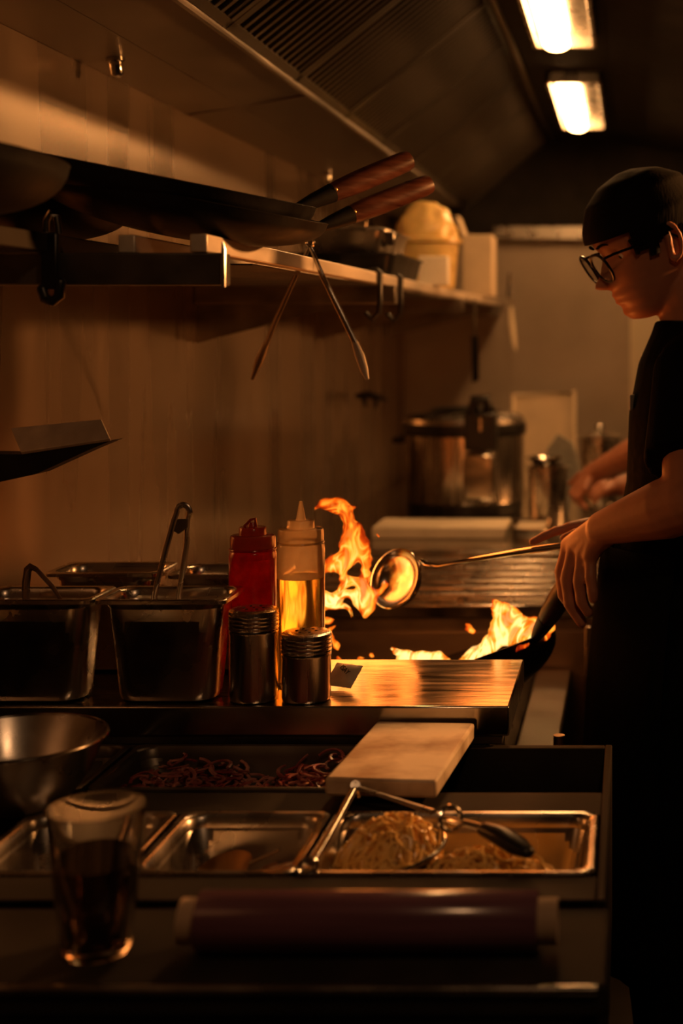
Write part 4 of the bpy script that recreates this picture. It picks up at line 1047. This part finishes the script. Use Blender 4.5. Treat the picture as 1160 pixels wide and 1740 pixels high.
def flame(label, Y, outlines, holes=(), thick=0.016, core=lambda x, y: 0.0 * x, step=1.5, wob=0.02, name='flame', edge=9.0):
    """a tongue of burning gas: lens-shaped body of real thickness, wavering in depth"""
    outlines = [chaikin(o) for o in outlines]; holes = [chaikin(h) for h in holes]
    xs = [p[0] for o in outlines for p in o]; ys = [p[1] for o in outlines for p in o]
    gx = np.arange(min(xs) - 2, max(xs) + 3, step); gy = np.arange(min(ys) - 2, max(ys) + 3, step)
    X, Yp = np.meshgrid(gx, gy, indexing='ij')
    wx = X + 1.5 * np.sin(Yp * 0.21 + X * 0.05) + 0.8 * np.sin(Yp * 0.47); wy = Yp + 1.2 * np.sin(X * 0.23)
    m = np.zeros(X.shape, bool); d = np.full(X.shape, 1e9)
    for o in outlines:
        m |= inside(wx, wy, o); d = np.minimum(d, seg_dist(wx, wy, o))
    for h in holes:
        m &= ~inside(wx, wy, h); d = np.minimum(d, seg_dist(wx, wy, h))
    heat = np.clip(d / edge, 0, 1) * m
    th = thick * np.sqrt(np.clip(d / 26.0, 0, 1)) * m + 0.0003
    yo = wob * (np.sin(Yp * 0.045 + X * 0.02) + 0.5 * np.sin(X * 0.11 + Yp * 0.03))
    cr = core(X, Yp)
    idx = -np.ones(X.shape + (2,), int); vs = []; ht_ = []; co_ = []
    cells = m[:-1, :-1] & m[1:, :-1] & m[1:, 1:] & m[:-1, 1:]
    need = np.zeros(X.shape, bool)
    need[:-1, :-1] |= cells; need[1:, :-1] |= cells; need[1:, 1:] |= cells; need[:-1, 1:] |= cells
    for i, j in zip(*np.nonzero(need)):
        p = P(X[i, j], Yp[i, j], Y)
        for s_ in (0, 1):
            idx[i, j, s_] = len(vs)
            vs.append((p.x, p.y + yo[i, j] + (th[i, j] if s_ else -th[i, j]), p.z))
            ht_.append(heat[i, j]); co_.append(cr[i, j])
    fs = []
    for i, j in zip(*np.nonzero(cells)):
        fs.append((idx[i, j, 0], idx[i + 1, j, 0], idx[i + 1, j + 1, 0], idx[i, j + 1, 0]))
        fs.append((idx[i, j, 1], idx[i, j + 1, 1], idx[i + 1, j + 1, 1], idx[i + 1, j, 1]))
    me = bpy.data.meshes.new(name)
    base = P(sum(xs) / len(xs), max(ys), Y)
    me.from_pydata([Vector(v) - base for v in vs], [], fs)
    for nm, arr in (('body_glow', ht_), ('core', co_)):
        a_ = me.attributes.new(nm, 'FLOAT', 'POINT'); a_.data.foreach_set('value', np.array(arr, dtype=np.float32))
    me.materials.append(MAT['flame'])
    me.polygons.foreach_set('use_smooth', [True] * len(me.polygons))
    o = bpy.data.objects.new(name, me); COL.objects.link(o); o.location = base
    return tag(o, label, 'flame', 'flames from the wok')
def z5(pts): return [(500 + u / 4.46, 830 + v_ / 4.46) for u, v_ in pts]
big = z5([(163, 165), (178, 100), (235, 58), (310, 48), (370, 78), (425, 115), (488, 155), (432, 160), (442, 200), (475, 270), (520, 318), (560, 390), (605, 455), (612, 520), (600, 590), (588, 650),
          (572, 715), (590, 770), (612, 785), (645, 730), (680, 690), (696, 760), (655, 800), (625, 860), (602, 935), (552, 988), (500, 955), (450, 920), (410, 880), (375, 845), (335, 885), (370, 895), (410, 930), (432, 985), (410, 990), (390, 955), (330, 930), (265, 925), (230, 950), (-40, 990), (-100, 760), (-40, 620), (225, 600), (240, 530), (275, 495), (345, 470), (318, 435), (348, 380), (334, 320), (352, 268), (300, 205), (240, 155), (205, 138)])
hole1 = z5([(140, 690), (240, 650), (265, 622), (330, 612), (372, 640), (356, 690), (330, 752), (290, 782), (235, 768), (150, 770)])
hole2 = z5([(410, 632), (450, 580), (508, 552), (513, 610), (492, 662), (470, 680), (440, 655)])
hole3 = z5([(385, 772), (430, 742), (455, 765), (420, 774)])
hole4 = z5([(430, 800), (480, 800), (530, 830), (520, 870), (470, 850)])
flame('tall flame licking up past the ladle behind the oil bottle', 2.415, [big], [hole1, hole2, hole3], 0.020,
      lambda x, y: 0.26 * np.clip((y - 930) / 90, 0, 1) * np.clip((640 - x) / 60, 0, 1) - 0.10 * np.clip((930 - y) / 80, 0, 1))
for lb, pl_ in (('thin flame curling down behind the shorter canister', [(325, 1028), (285, 1088), (300, 1130), (352, 1168), (372, 1195), (345, 1232), (298, 1182), (262, 1120), (230, 1080), (262, 1050)]),
                ('short flame tongue low beside the shorter canister', [(325, 1245), (402, 1300), (340, 1312), (315, 1280)]),
                ('stub of flame between the oil bottle and the curling flame', [(180, 985), (290, 985), (284, 1030), (250, 1044), (180, 1040)]),
                ('small dark orange flame at the worktop edge below the ladle', [(500, 1255), (545, 1300), (470, 1305)]),
                ('small round flame at the worktop edge below the ladle', [(560, 1250), (604, 1248), (612, 1292), (568, 1302)])):
    flame(lb, 2.44, [z5(pl_)], thick=0.010, edge=6.0)
def z4(pts): return [(640 + u / 2.9, 860 + v_ / 2.9) for u, v_ in pts]
flame('low flame at the back edge of the raised worktop', 2.43, [z4([(70, 688), (90, 692), (112, 720), (150, 728), (195, 715), (240, 728), (300, 732), (365, 740), (370, 790), (80, 790), (78, 750)])], thick=0.012, core=lambda x, y: 0.3 + 0 * x, edge=7.0)
flame('bright flame standing in the wok beside its handle', 2.44,
      [z4([(558, 448), (590, 446), (610, 468), (650, 480), (668, 505), (700, 540), (760, 545), (795, 548), (830, 600), (800, 650), (700, 668), (600, 705), (500, 745), (470, 790), (350, 790), (405, 745), (450, 712), (500, 690), (515, 650), (545, 632), (560, 570), (562, 500)])],
      thick=0.018, core=lambda x, y: 0.14 + 0.22 * np.clip((y - 1050) / 50, 0, 1), edge=9.0)
flame('small flame wisp over the far side of the wok', 2.50, [z4([(424, 580), (440, 578), (465, 610), (484, 628), (472, 655), (450, 650), (430, 615)])], thick=0.006, edge=5.0)
flame('small flame wisp behind the wok handle', 2.46, [z4([(880, 566), (890, 590), (865, 630), (840, 658), (815, 655), (825, 620), (850, 598)])], thick=0.008, edge=5.0)
flame('orange flame under the wok rim by the handle', 2.40, [z4([(630, 700), (680, 680), (755, 650), (760, 668), (720, 690), (680, 715), (650, 708)])], thick=0.006, core=lambda x, y: -0.2 + 0 * x, edge=7.0)
flame('tiny flying spark of flame above the ladle', 2.44, [z5([(606, 332), (660, 338), (662, 360), (640, 358)])], thick=0.004, edge=4.0)

# ================================================================== PEOPLE
def interp(tab, x):
    xs = [t_[0] for t_ in tab]; ys = [t_[1] for t_ in tab]
    return float(np.interp(x, xs, ys))
FRONT = [(-.118, .030), (-.114, .062), (-.108, .080), (-.095, .090), (-.083, .087), (-.073, .094), (-.065, .092), (-.058, .095), (-.048, .091), (-.03, .092), (-.015, .089), (0, .087), (.012, .088), (.03, .096), (.045, .096), (.06, .092), (.09, .073), (.11, .043), (.120, .006)]
BACK = [(-.118, .0), (-.105, -.008), (-.09, -.028), (-.06, -.062), (-.03, -.088), (0, -.098), (.05, -.100), (.09, -.078), (.11, -.046), (.120, -.006)]
WIDE = [(-.118, .012), (-.114, .026), (-.105, .038), (-.09, .048), (-.06, .060), (-.03, .067), (0, .073), (.05, .075), (.09, .060), (.11, .036), (.120, .005)]
def head_grid(off=0.0, rows=70, cols=72, u0=-.118, u1=.120):
    """rings of a head in its own frame: x forward, y to the side, z up"""
    rings = []
    for i in range(rows + 1):
        t_ = i / rows
        u = u0 + (u1 - u0) * (0.5 - 0.5 * math.cos(PI * t_)) if False else u0 + (u1 - u0) * t_
        f, b, w_ = interp(FRONT, u), interp(BACK, u), interp(WIDE, u)
        cf, hf = (f + b) / 2, (f - b) / 2
        ring = []
        for k in range(cols):
            a = 2 * PI * k / cols
            ca, sa = math.cos(a), math.sin(a)
            e = 2 / 2.35
            x = cf + (hf + off) * math.copysign(abs(ca) ** e, ca)
            y = (w_ + off) * math.copysign(abs(sa) ** e, sa)
            z = u + (off * (1 if u > 0.06 else 0) * max(0, (u - 0.06) / 0.06))
            if ca > 0 and off == 0.0:
                # nose, lips, eye sockets, cheek hollow
                nose = interp([(-.052, 0), (-.046, .010), (-.039, .031), (-.032, .034), (-.018, .021), (-.004, .012), (.010, .004), (.02, 0)], u)
                wn = interp([(-.05, .013), (-.035, .014), (-.015, .009), (.01, .008)], u)
                x += nose * math.exp(-(y / wn) ** 2)
                lips = interp([(-.078, 0), (-.072, .005), (-.066, .001), (-.060, .006), (-.053, 0)], u)
                x += lips * math.exp(-(y / .020) ** 2)
                for s_ in (-1, 1):
                    x -= .011 * math.exp(-((y - s_ * .033) / .016) ** 2 - ((u - .004) / .012) ** 2)
            ring.append(Vector((x, y, z)))
        rings.append(ring)
    return rings
def remeshed(mb, name, mat, voxel, parent, smooth_it=3):
    o = mb.build(name, mat, parent)
    m = o.modifiers.new('r', 'REMESH'); m.mode = 'VOXEL'; m.voxel_size = voxel; m.use_smooth_shade = True
    s_ = o.modifiers.new('s', 'SMOOTH'); s_.factor = 0.5; s_.iterations = smooth_it
    dg = bpy.context.evaluated_depsgraph_get()
    me = bpy.data.meshes.new_from_object(o.evaluated_get(dg))
    o.modifiers.clear(); old = o.data; o.data = me; bpy.data.meshes.remove(old)
    me.name = name; me.materials.clear(); me.materials.append(mat)
    me.polygons.foreach_set('use_smooth', [True] * len(me.polygons))
    return o
def ering(c, hx, hy, n_=28, e=2.3):
    out = []
    for k in range(n_):
        a = 2 * PI * k / n_
        ca, sa = math.cos(a), math.sin(a); q_ = 2 / e
        out.append(Vector((c[0] + hx * math.copysign(abs(ca) ** q_, ca), c[1] + hy * math.copysign(abs(sa) ** q_, sa), c[2])))
    return out

def finger(m, pts, r0=0.0088):
    n_ = len(pts)
    # resample for soft knuckles
    P_ = []
    R_ = []
    for i in range(n_ - 1):
        for t_ in (0, 0.5):
            P_.append(Vector(pts[i]).lerp(Vector(pts[i + 1]), t_)); R_.append(r0 * (1.0 - 0.22 * (i + t_) / (n_ - 1)) * (1.05 if t_ == 0 else 0.96))
    P_.append(Vector(pts[-1])); R_.append(r0 * 0.74)
    m.tube(P_, R_, 10, round_ends=True)

def limb(m, pts, rad, seg=16):
    m.tube(pts, rad, seg, round_ends=True)

def place_head(m, HC, yaw, pitch, roll, scale):
    """head looks along -X when yaw = 0"""
    base = Matrix(((-1, 0, 0), (0, -1, 0), (0, 0, 1)))        # own forward (x) to world -X
    R = Matrix.Rotation(yaw, 3, 'Z') @ Matrix.Rotation(-pitch, 3, 'Y') @ base
    T = Matrix.Translation(HC) @ (R * scale).to_4x4()
    rings = head_grid()
    m.loft([[T @ p for p in r] for r in rings], True, True)
    for s_ in (-1, 1):
        # ear: rim tube, lobe and flat shell
        cx, cy, cz = -.004, s_ * .076, -.002
        tilt = 0.25
        loop = []
        for k in range(15):
            a = -0.9 + (PI + 1.7) * k / 14
            x = -.017 * math.sin(a) * 0.95 - 0.004; z = .030 * -math.cos(a) * -1.0
            a2 = PI * 0.42 + (2 * PI * 0.78) * k / 14
            x = .017 * math.sin(a2 - 0.5); z = .031 * math.cos(a2 - PI * 0.95)
            ang = math.radians(35 + 270 * k / 14)
            x = .0165 * math.cos(ang) * (1.0 if math.cos(ang) < 0 else 0.75); z = .031 * math.sin(ang)
            loop.append(T @ Vector((cx + x + tilt * z * -0.3, cy + s_ * (.007 + .006 * (-x / .0165)), cz + z)))
        m.tube(loop, 0.0042 * scale, 8, round_ends=True)
        m.tube([T @ Vector((cx + .002, cy - s_ * .004, cz - .018)), T @ Vector((cx + .000, cy + s_ * .002, cz + .006)), T @ Vector((cx - .002, cy + s_ * .000, cz + .018))], [.010 * scale, .011 * scale, .010 * scale], 10, 0.6, round_ends=True)
        m.tube([T @ Vector((cx + .004, cy + s_ * .002, cz - .026)), T @ Vector((cx + .003, cy + s_ * .003, cz - .032))], [.006 * scale, .005 * scale], 8, round_ends=True)
    return T
def head_shell(T, off, cond, name, mat, parent, thick=0.004):
    rings = head_grid(off)
    rows, cols = len(rings), len(rings[0])
    m = MB(); used = {}; vs = []; fs = []
    for i in range(rows - 1):
        for k in range(cols):
            k2 = (k + 1) % cols
            q_ = [(i, k), (i, k2), (i + 1, k2), (i + 1, k)]
            c_ = sum((rings[a][b] for a, b in q_), Vector()) / 4
            if cond(c_):
                f = []
                for ab in q_:
                    if ab not in used:
                        used[ab] = len(vs); vs.append(T @ rings[ab[0]][ab[1]])
                    f.append(used[ab])
                fs.append(f)
    if cond(Vector((0, 0, .12))):
        top = [used[(rows - 1, k)] for k in range(cols)]
        fs.append(top)
    m.add(vs, fs)
    return m.build(name, mat, parent, solid=thick)

# ------------------------------------------------------------------ the cook at the wok
ck = thing('person', 'cook in black t-shirt, cap and glasses holding the wok and ladle', 'person', (0.12, 2.36, 0.0))
body = MB()
HC = P(1106, 414, 2.375)
T = place_head(body, HC, 0.34, 0.39, 0.0, 0.97)
# neck and trunk
limb(body, [(0.135, 2.37, 1.37), (0.115, 2.37, 1.43), T @ Vector((-.035, 0, -.045)), T @ Vector((-.02, 0, -.01))], [0.070, 0.060, 0.056, 0.050], 18)
trunk = [(0.10, 0.115, 0.15, 0.84), (0.095, 0.118, 0.165, 0.93), (0.10, 0.112, 0.155, 1.05), (0.125, 0.112, 0.17, 1.18), (0.130, 0.115, 0.185, 1.29), (0.125, 0.095, 0.175, 1.37), (0.125, 0.06, 0.10, 1.415)]
body.loft([ering((x, 2.36, z), hx, hy) for x, hx, hy, z in trunk], True, True)
for s_, fx in ((-1, -0.02), (1, 0.03)):
    y = 2.36 + s_ * 0.10
    limb(body, [(0.10, y, 0.88), (0.09 + fx, y, 0.68), (0.085 + fx, y, 0.48)], [0.088, 0.075, 0.055], 18)
    limb(body, [(0.085 + fx, y, 0.48), (0.10 + fx, y, 0.30), (0.115 + fx, y, 0.07)], [0.055, 0.052, 0.035], 18)
    limb(body, [(0.115 + fx, y, 0.05), (0.02 + fx, y, 0.038), (-0.09 + fx, y - 0.0, 0.032)], [0.040, 0.036, 0.028], 14)
# left arm (near the camera), hand over the wok handle
SL = Vector((0.100, 2.205, 1.360)); EL = Vector((0.088, 2.075, 1.180)); WL = P(1024, 897, 2.205)
limb(body, [SL, SL.lerp(EL, 0.5), EL], [0.052, 0.047, 0.041])
limb(body, [EL, EL.lerp(WL, 0.25), EL.lerp(WL, 0.65), WL], [0.045, 0.046, 0.036, 0.027])
K = [P(966, 926, 2.283), P(976, 930, 2.262), P(990, 938, 2.242), P(1003, 944, 2.225)]
for k_, q_ in enumerate(K):
    limb(body, [WL + (K[k_] - K[1]) * 0.35, WL.lerp(q_, 0.55), q_], [0.0215, 0.0190, 0.0140], 12)
finger(body, [K[0], P(953, 972, 2.285), P(957, 1010, 2.275), P(977, 1040, 2.268)], 0.0122)
finger(body, [K[1], P(963, 984, 2.258), P(968, 1026, 2.250), P(988, 1058, 2.245)], 0.0125)
finger(body, [K[2], P(984, 988, 2.232), P(988, 1022, 2.228), P(999, 1040, 2.226)], 0.0118)
finger(body, [K[3], P(1003, 982, 2.214), P(1007, 1008, 2.210), P(1008, 1018, 2.210)], 0.0105)
finger(body, [WL + Vector((-0.004, 0.022, -0.006)), P(990, 922, 2.300), P(977, 950, 2.345), P(968, 985, 2.352)], 0.0105)
# right arm (far side), hand on the ladle handle
SR = Vector((0.105, 2.53, 1.355)); ER = Vector((0.175, 2.56, 1.12)); WR = P(1030, 893, 2.385)
limb(body, [SR, SR.lerp(ER, 0.5), ER], [0.052, 0.047, 0.041])
limb(body, [ER, ER.lerp(WR, 0.25), ER.lerp(WR, 0.65), WR], [0.042, 0.042, 0.033, 0.026])
KR = [P(968, 897, 2.372), P(972, 906, 2.392), P(978, 917, 2.405), P(986, 926, 2.412)]
for k_, q_ in enumerate(KR):
    limb(body, [WR, WR.lerp(q_, 0.55), q_], [0.0175, 0.0155, 0.0112], 12)
finger(body, [KR[0], P(945, 902, 2.368), P(924, 911, 2.362), P(904, 921, 2.357)], 0.0090)
finger(body, [KR[1], P(958, 928, 2.390), P(962, 946, 2.370), P(972, 944, 2.345)], 0.0090)
finger(body, [KR[2], P(968, 940, 2.400), P(974, 955, 2.375), P(982, 950, 2.350)], 0.0088)
finger(body, [KR[3], P(980, 946, 2.405), P(986, 958, 2.385), P(992, 952, 2.362)], 0.0080)
finger(body, [WR + Vector((-0.01, -0.018, 0.0)), P(1000, 902, 2.345), P(978, 906, 2.335), P(958, 914, 2.336)], 0.0100)
remeshed(body, 'body', MAT['skin'], 0.0034, ck, 3)
# T-shirt with sleeves
ts = MB()
ts.loft([ering((x, 2.36, z), hx, hy) for x, hx, hy, z in ((0.098, 0.142, 0.188, 0.84), (0.098, 0.140, 0.185, 0.92), (0.10, 0.132, 0.172, 1.05), (0.122, 0.128, 0.185, 1.18), (0.128, 0.130, 0.200, 1.29), (0.122, 0.108, 0.195, 1.375), (0.118, 0.082, 0.125, 1.425), (0.112, 0.070, 0.080, 1.445))], True, True)
for S_, E_ in ((SL, EL), (SR, ER)):
    ts.tube([S_ + Vector((0.0, 0, 0.012)), S_.lerp(E_, 0.3), S_.lerp(E_, 0.72)], [0.064, 0.068, 0.073], 18, round_ends=False)
    limb(ts, [Vector((0.118, S_.y * 0.5 + 2.36 * 0.5, 1.37)), S_], [0.070, 0.064])
remeshed(ts, 't_shirt', MAT['shirt'], 0.006, ck, 2)
tr_ = MB()
for s_, fx in ((-1, -0.02), (1, 0.03)):
    y = 2.36 + s_ * 0.10
    limb(tr_, [(0.10, y, 0.90), (0.09 + fx, y, 0.68), (0.085 + fx, y, 0.48), (0.10 + fx, y, 0.30), (0.112 + fx, y, 0.10)], [0.102, 0.092, 0.078, 0.072, 0.066], 18)
tr_.loft([ering((0.098, 2.36, z), hx, hy) for hx, hy, z in ((0.10, 0.15, 0.82), (0.128, 0.175, 0.90), (0.126, 0.17, 1.0))], True, True)
remeshed(tr_, 'trousers', MAT['apron'], 0.008, ck, 2)
apr = MB(); rows = []
for k in range(15):
    t_ = k / 14; z = 1.08 - 0.66 * t_
    fx = -0.045 - 0.030 * math.sin(PI * min(t_ * 1.4, 1.0) * 0.6) ; row = []
    for j in range(21):
        a = (j / 20 - 0.5) * 2
        x = fx + 0.115 * abs(a) ** 2.2 + 0.006 * math.sin(j * 1.7 + t_ * 3) * t_
        y = 2.36 + a * (0.185 + 0.03 * t_)
        row.append(Vector((x, y, z)))
    rows.append(row)
vs = [p for r in rows for p in r]; fs = [(i * 21 + j, i * 21 + j + 1, (i + 1) * 21 + j + 1, (i + 1) * 21 + j) for i in range(14) for j in range(20)]
apr.add(vs, fs).build('apron', MAT['apron'], ck, solid=0.003)
def shoes(par, x0, yc, fxs):
    for s_, fx in zip((-1, 1), fxs):
        y = yc + s_ * 0.10
        sh_ = MB()
        sh_.tube([(x0 + 0.135 + fx, y, 0.052), (x0 + 0.10 + fx, y, 0.060), (x0 + 0.02 + fx, y, 0.050), (x0 - 0.09 + fx, y, 0.044), (x0 - 0.125 + fx, y, 0.040)], [0.046, 0.054, 0.050, 0.046, 0.034], 18, 0.80, up=(0, 0, 1), round_ends=True)
        sh_.tube([(x0 + 0.115 + fx, y, 0.05), (x0 + 0.115 + fx, y, 0.13)], [0.050, 0.050], 18)
        so_ = remeshed(sh_, 'shoe', MAT['black_plastic'], 0.006, par, 2)
        MB().tube([(x0 + 0.13 + fx, y, 0.010), (x0 + 0.02 + fx, y, 0.010), (x0 - 0.12 + fx, y, 0.010)], [0.045, 0.047, 0.040], 18, 0.2, up=(0, 0, 1), round_ends=True).build('sole', MAT['ink'], so_)
shoes(ck, 0.0, 2.36, (-0.02, 0.03))
# chest print
lg = P(1087, 700, 2.23)
lgm = Matrix.Translation((0.004, 2.30, lg.z)) @ Matrix.Rotation(-PI / 2 - 0.25, 4, 'Z') @ Matrix.Rotation(PI / 2, 4, 'X')
MB().box((0, 0.012, 0), (0.035, 0.024, 0.002), lgm).build('shirt_badge', MAT['white_label'], ck, 0.0008)
# cap, hair, glasses, eyes
head_shell(T, 0.0085, lambda c_: c_.z > 0.058 + 0.10 * (c_.x - 0.04) * (1 if c_.x > 0.04 else 0) - 0.14 * (0.04 - c_.x) * (1 if c_.x < 0.04 else 0), 'cap', MAT['cap'], ck, 0.006)
head_shell(T, 0.007, lambda c_: (c_.z > -0.055 and c_.x < -0.028) or (c_.z > 0.004 - 0.25 * (c_.x - 0.03) and c_.x < 0.058) or (c_.z > 0.040) or (c_.z > -0.012 and 0.018 < c_.x < 0.034), 'hair', MAT['hair'], ck, 0.010)
gls = MB()
for s_ in (-1, 1):
    pts = []
    for k in range(24):
        a = 2 * PI * k / 24
        r_ = 1.0
        yy = s_ * .034 + .028 * math.copysign(abs(math.cos(a)) ** 0.8, math.cos(a)); zz = -.004 + .026 * math.copysign(abs(math.sin(a)) ** 0.8, math.sin(a))
        pts.append(T @ Vector((.114 - .10 * abs(yy) + .22 * zz, yy, zz)))
    pts.append(pts[0]); pts.append(pts[1])
    gls.tube(pts, 0.0026, 8)
    gls.tube([T @ Vector((.110, s_ * .061, .012)), T @ Vector((.095, s_ * .074, .014)), T @ Vector((.04, s_ * .079, .012)), T @ Vector((-.005, s_ * .081, .012)), T @ Vector((-.02, s_ * .080, .0))], 0.0023, 8, round_ends=True)
gls.tube([T @ Vector((.1135, -.007, .003)), T @ Vector((.116, 0, .005)), T @ Vector((.1135, .007, .003))], 0.0022, 8)
go = gls.build('glasses', MAT['frame_black'], ck)
for s_ in (-1, 1):
    ln_ = MB(); ring = []
    for k in range(24):
        a = 2 * PI * k / 24
        yy = s_ * .034 + .027 * math.copysign(abs(math.cos(a)) ** 0.8, math.cos(a)); zz = -.004 + .025 * math.copysign(abs(math.sin(a)) ** 0.8, math.sin(a))
        ring.append((yy, zz))
    ln_.loft([[T @ Vector((.1148 - .10 * abs(yy) + .22 * zz, yy, zz)) for yy, zz in ring], [T @ Vector((.1132 - .10 * abs(yy) + .22 * zz, yy, zz)) for yy, zz in ring]]).build('lens', MAT['lens'], go)
    ex = T @ Vector((.0615, s_ * .031, .003)); fd_ = (T.to_3x3() @ Vector((1, 0, -0.3))).normalized()
    eb = MB().lathe([(0, -.0115), (.008, -.008), (.0115, 0), (.008, .008), (.0055, .0101), (0, .0115)], 20, frame_to(ex, fd_)).build('eyeball', MAT['white_label'], ck)
    MB().lathe([(0, .0112), (.0055, .0102), (.0052, .0108), (0, .0120)], 16, frame_to(ex, fd_)).build('iris', MAT['ink'], eb)
    br = [T @ Vector((.098 - .30 * max(0, abs(y_) - .02) , s_ * y_, .028 + .004 * math.sin((y_ - .012) / .04 * PI))) for y_ in (.012, .022, .034, .046)]
    MB().tube(br, [.003, .0035, .003, .0018], 8, 0.6).build('eyebrow', MAT['hair'], ck)

# ------------------------------------------------------------------ the second cook farther down the line
ck2 = thing('person', 'second cook in black reaching over the counter behind the first cook', 'person', (0.42, 3.95, 0.0))
b = MB()
T2h = place_head(b, Vector((0.30, 3.95, 1.58)), 0.0, 0.4, 0.0, 0.97)
limb(b, [(0.40, 3.95, 1.36), (0.38, 3.95, 1.43), T2h @ Vector((-.035, 0, -.045)), T2h @ Vector((-.02, 0, -.01))], [0.070, 0.060, 0.056, 0.050], 18)
b.loft([ering((x + 0.29, 3.95, z), hx, hy) for x, hx, hy, z in trunk], True, True)
for s_ in (-1, 1):
    y = 3.95 + s_ * 0.10
    limb(b, [(0.40, y, 0.88), (0.39, y, 0.48), (0.41, y, 0.07)], [0.088, 0.055, 0.035], 18)
    limb(b, [(0.41, y, 0.05), (0.32, y, 0.038), (0.21, y, 0.032)], [0.040, 0.036, 0.028], 14)
arms2 = []
S_ = Vector((0.385, 3.785, 1.36)); E_ = P(1128, 742, 3.72); W_ = P(1004, 806, 3.86); arms2.append((S_, E_))
limb(b, [S_, S_.lerp(E_, .5), E_], [0.052, 0.047, 0.040]); limb(b, [E_, E_.lerp(W_, .4), W_], [0.041, 0.040, 0.027])
for k_, (fx, fy) in enumerate(((968, 836), (974, 846), (982, 852), (990, 856))):
    kn = P(980 + 5 * k_, 824 + 3 * k_, 3.87 - 0.02 * k_)
    limb(b, [W_, W_.lerp(kn, .5), kn], [0.02, 0.017, 0.012], 10)
    finger(b, [kn, P((fx + 980) / 2 - 4, (fy + 826) / 2 + 6, 3.87 - 0.02 * k_), P(fx, fy, 3.87 - 0.02 * k_), P(fx + 6, fy + 8, 3.86 - 0.02 * k_)], 0.0095)
finger(b, [W_, P(985, 806, 3.90), P(968, 822, 3.92)], 0.0105)
S_ = Vector((0.385, 4.115, 1.36)); E_ = P(1150, 815, 4.05); W_ = P(1052, 826, 4.02); arms2.append((S_, E_))
limb(b, [S_, S_.lerp(E_, .5), E_], [0.052, 0.047, 0.040]); limb(b, [E_, E_.lerp(W_, .4), W_], [0.041, 0.040, 0.028])
for k_ in range(4):
    kn = P(1020 + 3 * k_, 824 + 4 * k_, 4.03 - 0.02 * k_)
    limb(b, [W_, W_.lerp(kn, .5), kn], [0.02, 0.018, 0.013], 10)
    finger(b, [kn, P(1004 + 4 * k_, 832 + 4 * k_, 4.03 - 0.02 * k_), P(1000 + 4 * k_, 844 + 3 * k_, 4.03 - 0.02 * k_)], 0.0095)
finger(b, [W_, P(1030, 838, 4.07), P(1014, 846, 4.08)], 0.0105)
remeshed(b, 'body', MAT['skin'], 0.005, ck2, 2)
ts = MB()
ts.loft([ering((x + 0.29, 3.95, z), hx, hy) for x, hx, hy, z in ((0.098, 0.142, 0.188, 0.84), (0.098, 0.140, 0.185, 0.92), (0.10, 0.132, 0.172, 1.05), (0.122, 0.128, 0.185, 1.18), (0.128, 0.130, 0.200, 1.29), (0.122, 0.108, 0.195, 1.375), (0.118, 0.082, 0.125, 1.425), (0.112, 0.070, 0.080, 1.445))], True, True)
for S_, E_ in arms2:
    ts.tube([S_ + Vector((0, 0, 0.012)), S_.lerp(E_, 0.3), S_.lerp(E_, 0.6)], [0.064, 0.066, 0.068], 18)
    limb(ts, [Vector((0.40, S_.y * 0.5 + 3.95 * 0.5, 1.37)), S_], [0.070, 0.064])
remeshed(ts, 't_shirt', MAT['shirt'], 0.008, ck2, 2)
tr_ = MB()
for s_ in (-1, 1):
    y = 3.95 + s_ * 0.10
    limb(tr_, [(0.40, y, 0.90), (0.39, y, 0.68), (0.385, y, 0.48), (0.395, y, 0.30), (0.40, y, 0.10)], [0.102, 0.092, 0.078, 0.072, 0.066], 18)
tr_.loft([ering((0.39, 3.95, z), hx, hy) for hx, hy, z in ((0.10, 0.15, 0.82), (0.128, 0.175, 0.90), (0.126, 0.17, 1.0))], True, True)
remeshed(tr_, 'trousers', MAT['apron'], 0.010, ck2, 2)
shoes(ck2, 0.295, 3.95, (0.0, 0.0))
head_shell(T2h, 0.008, lambda c_: (c_.z > -0.05 and c_.x < -0.02) or (c_.z > 0.055), 'hair', MAT['hair'], ck2, 0.010)
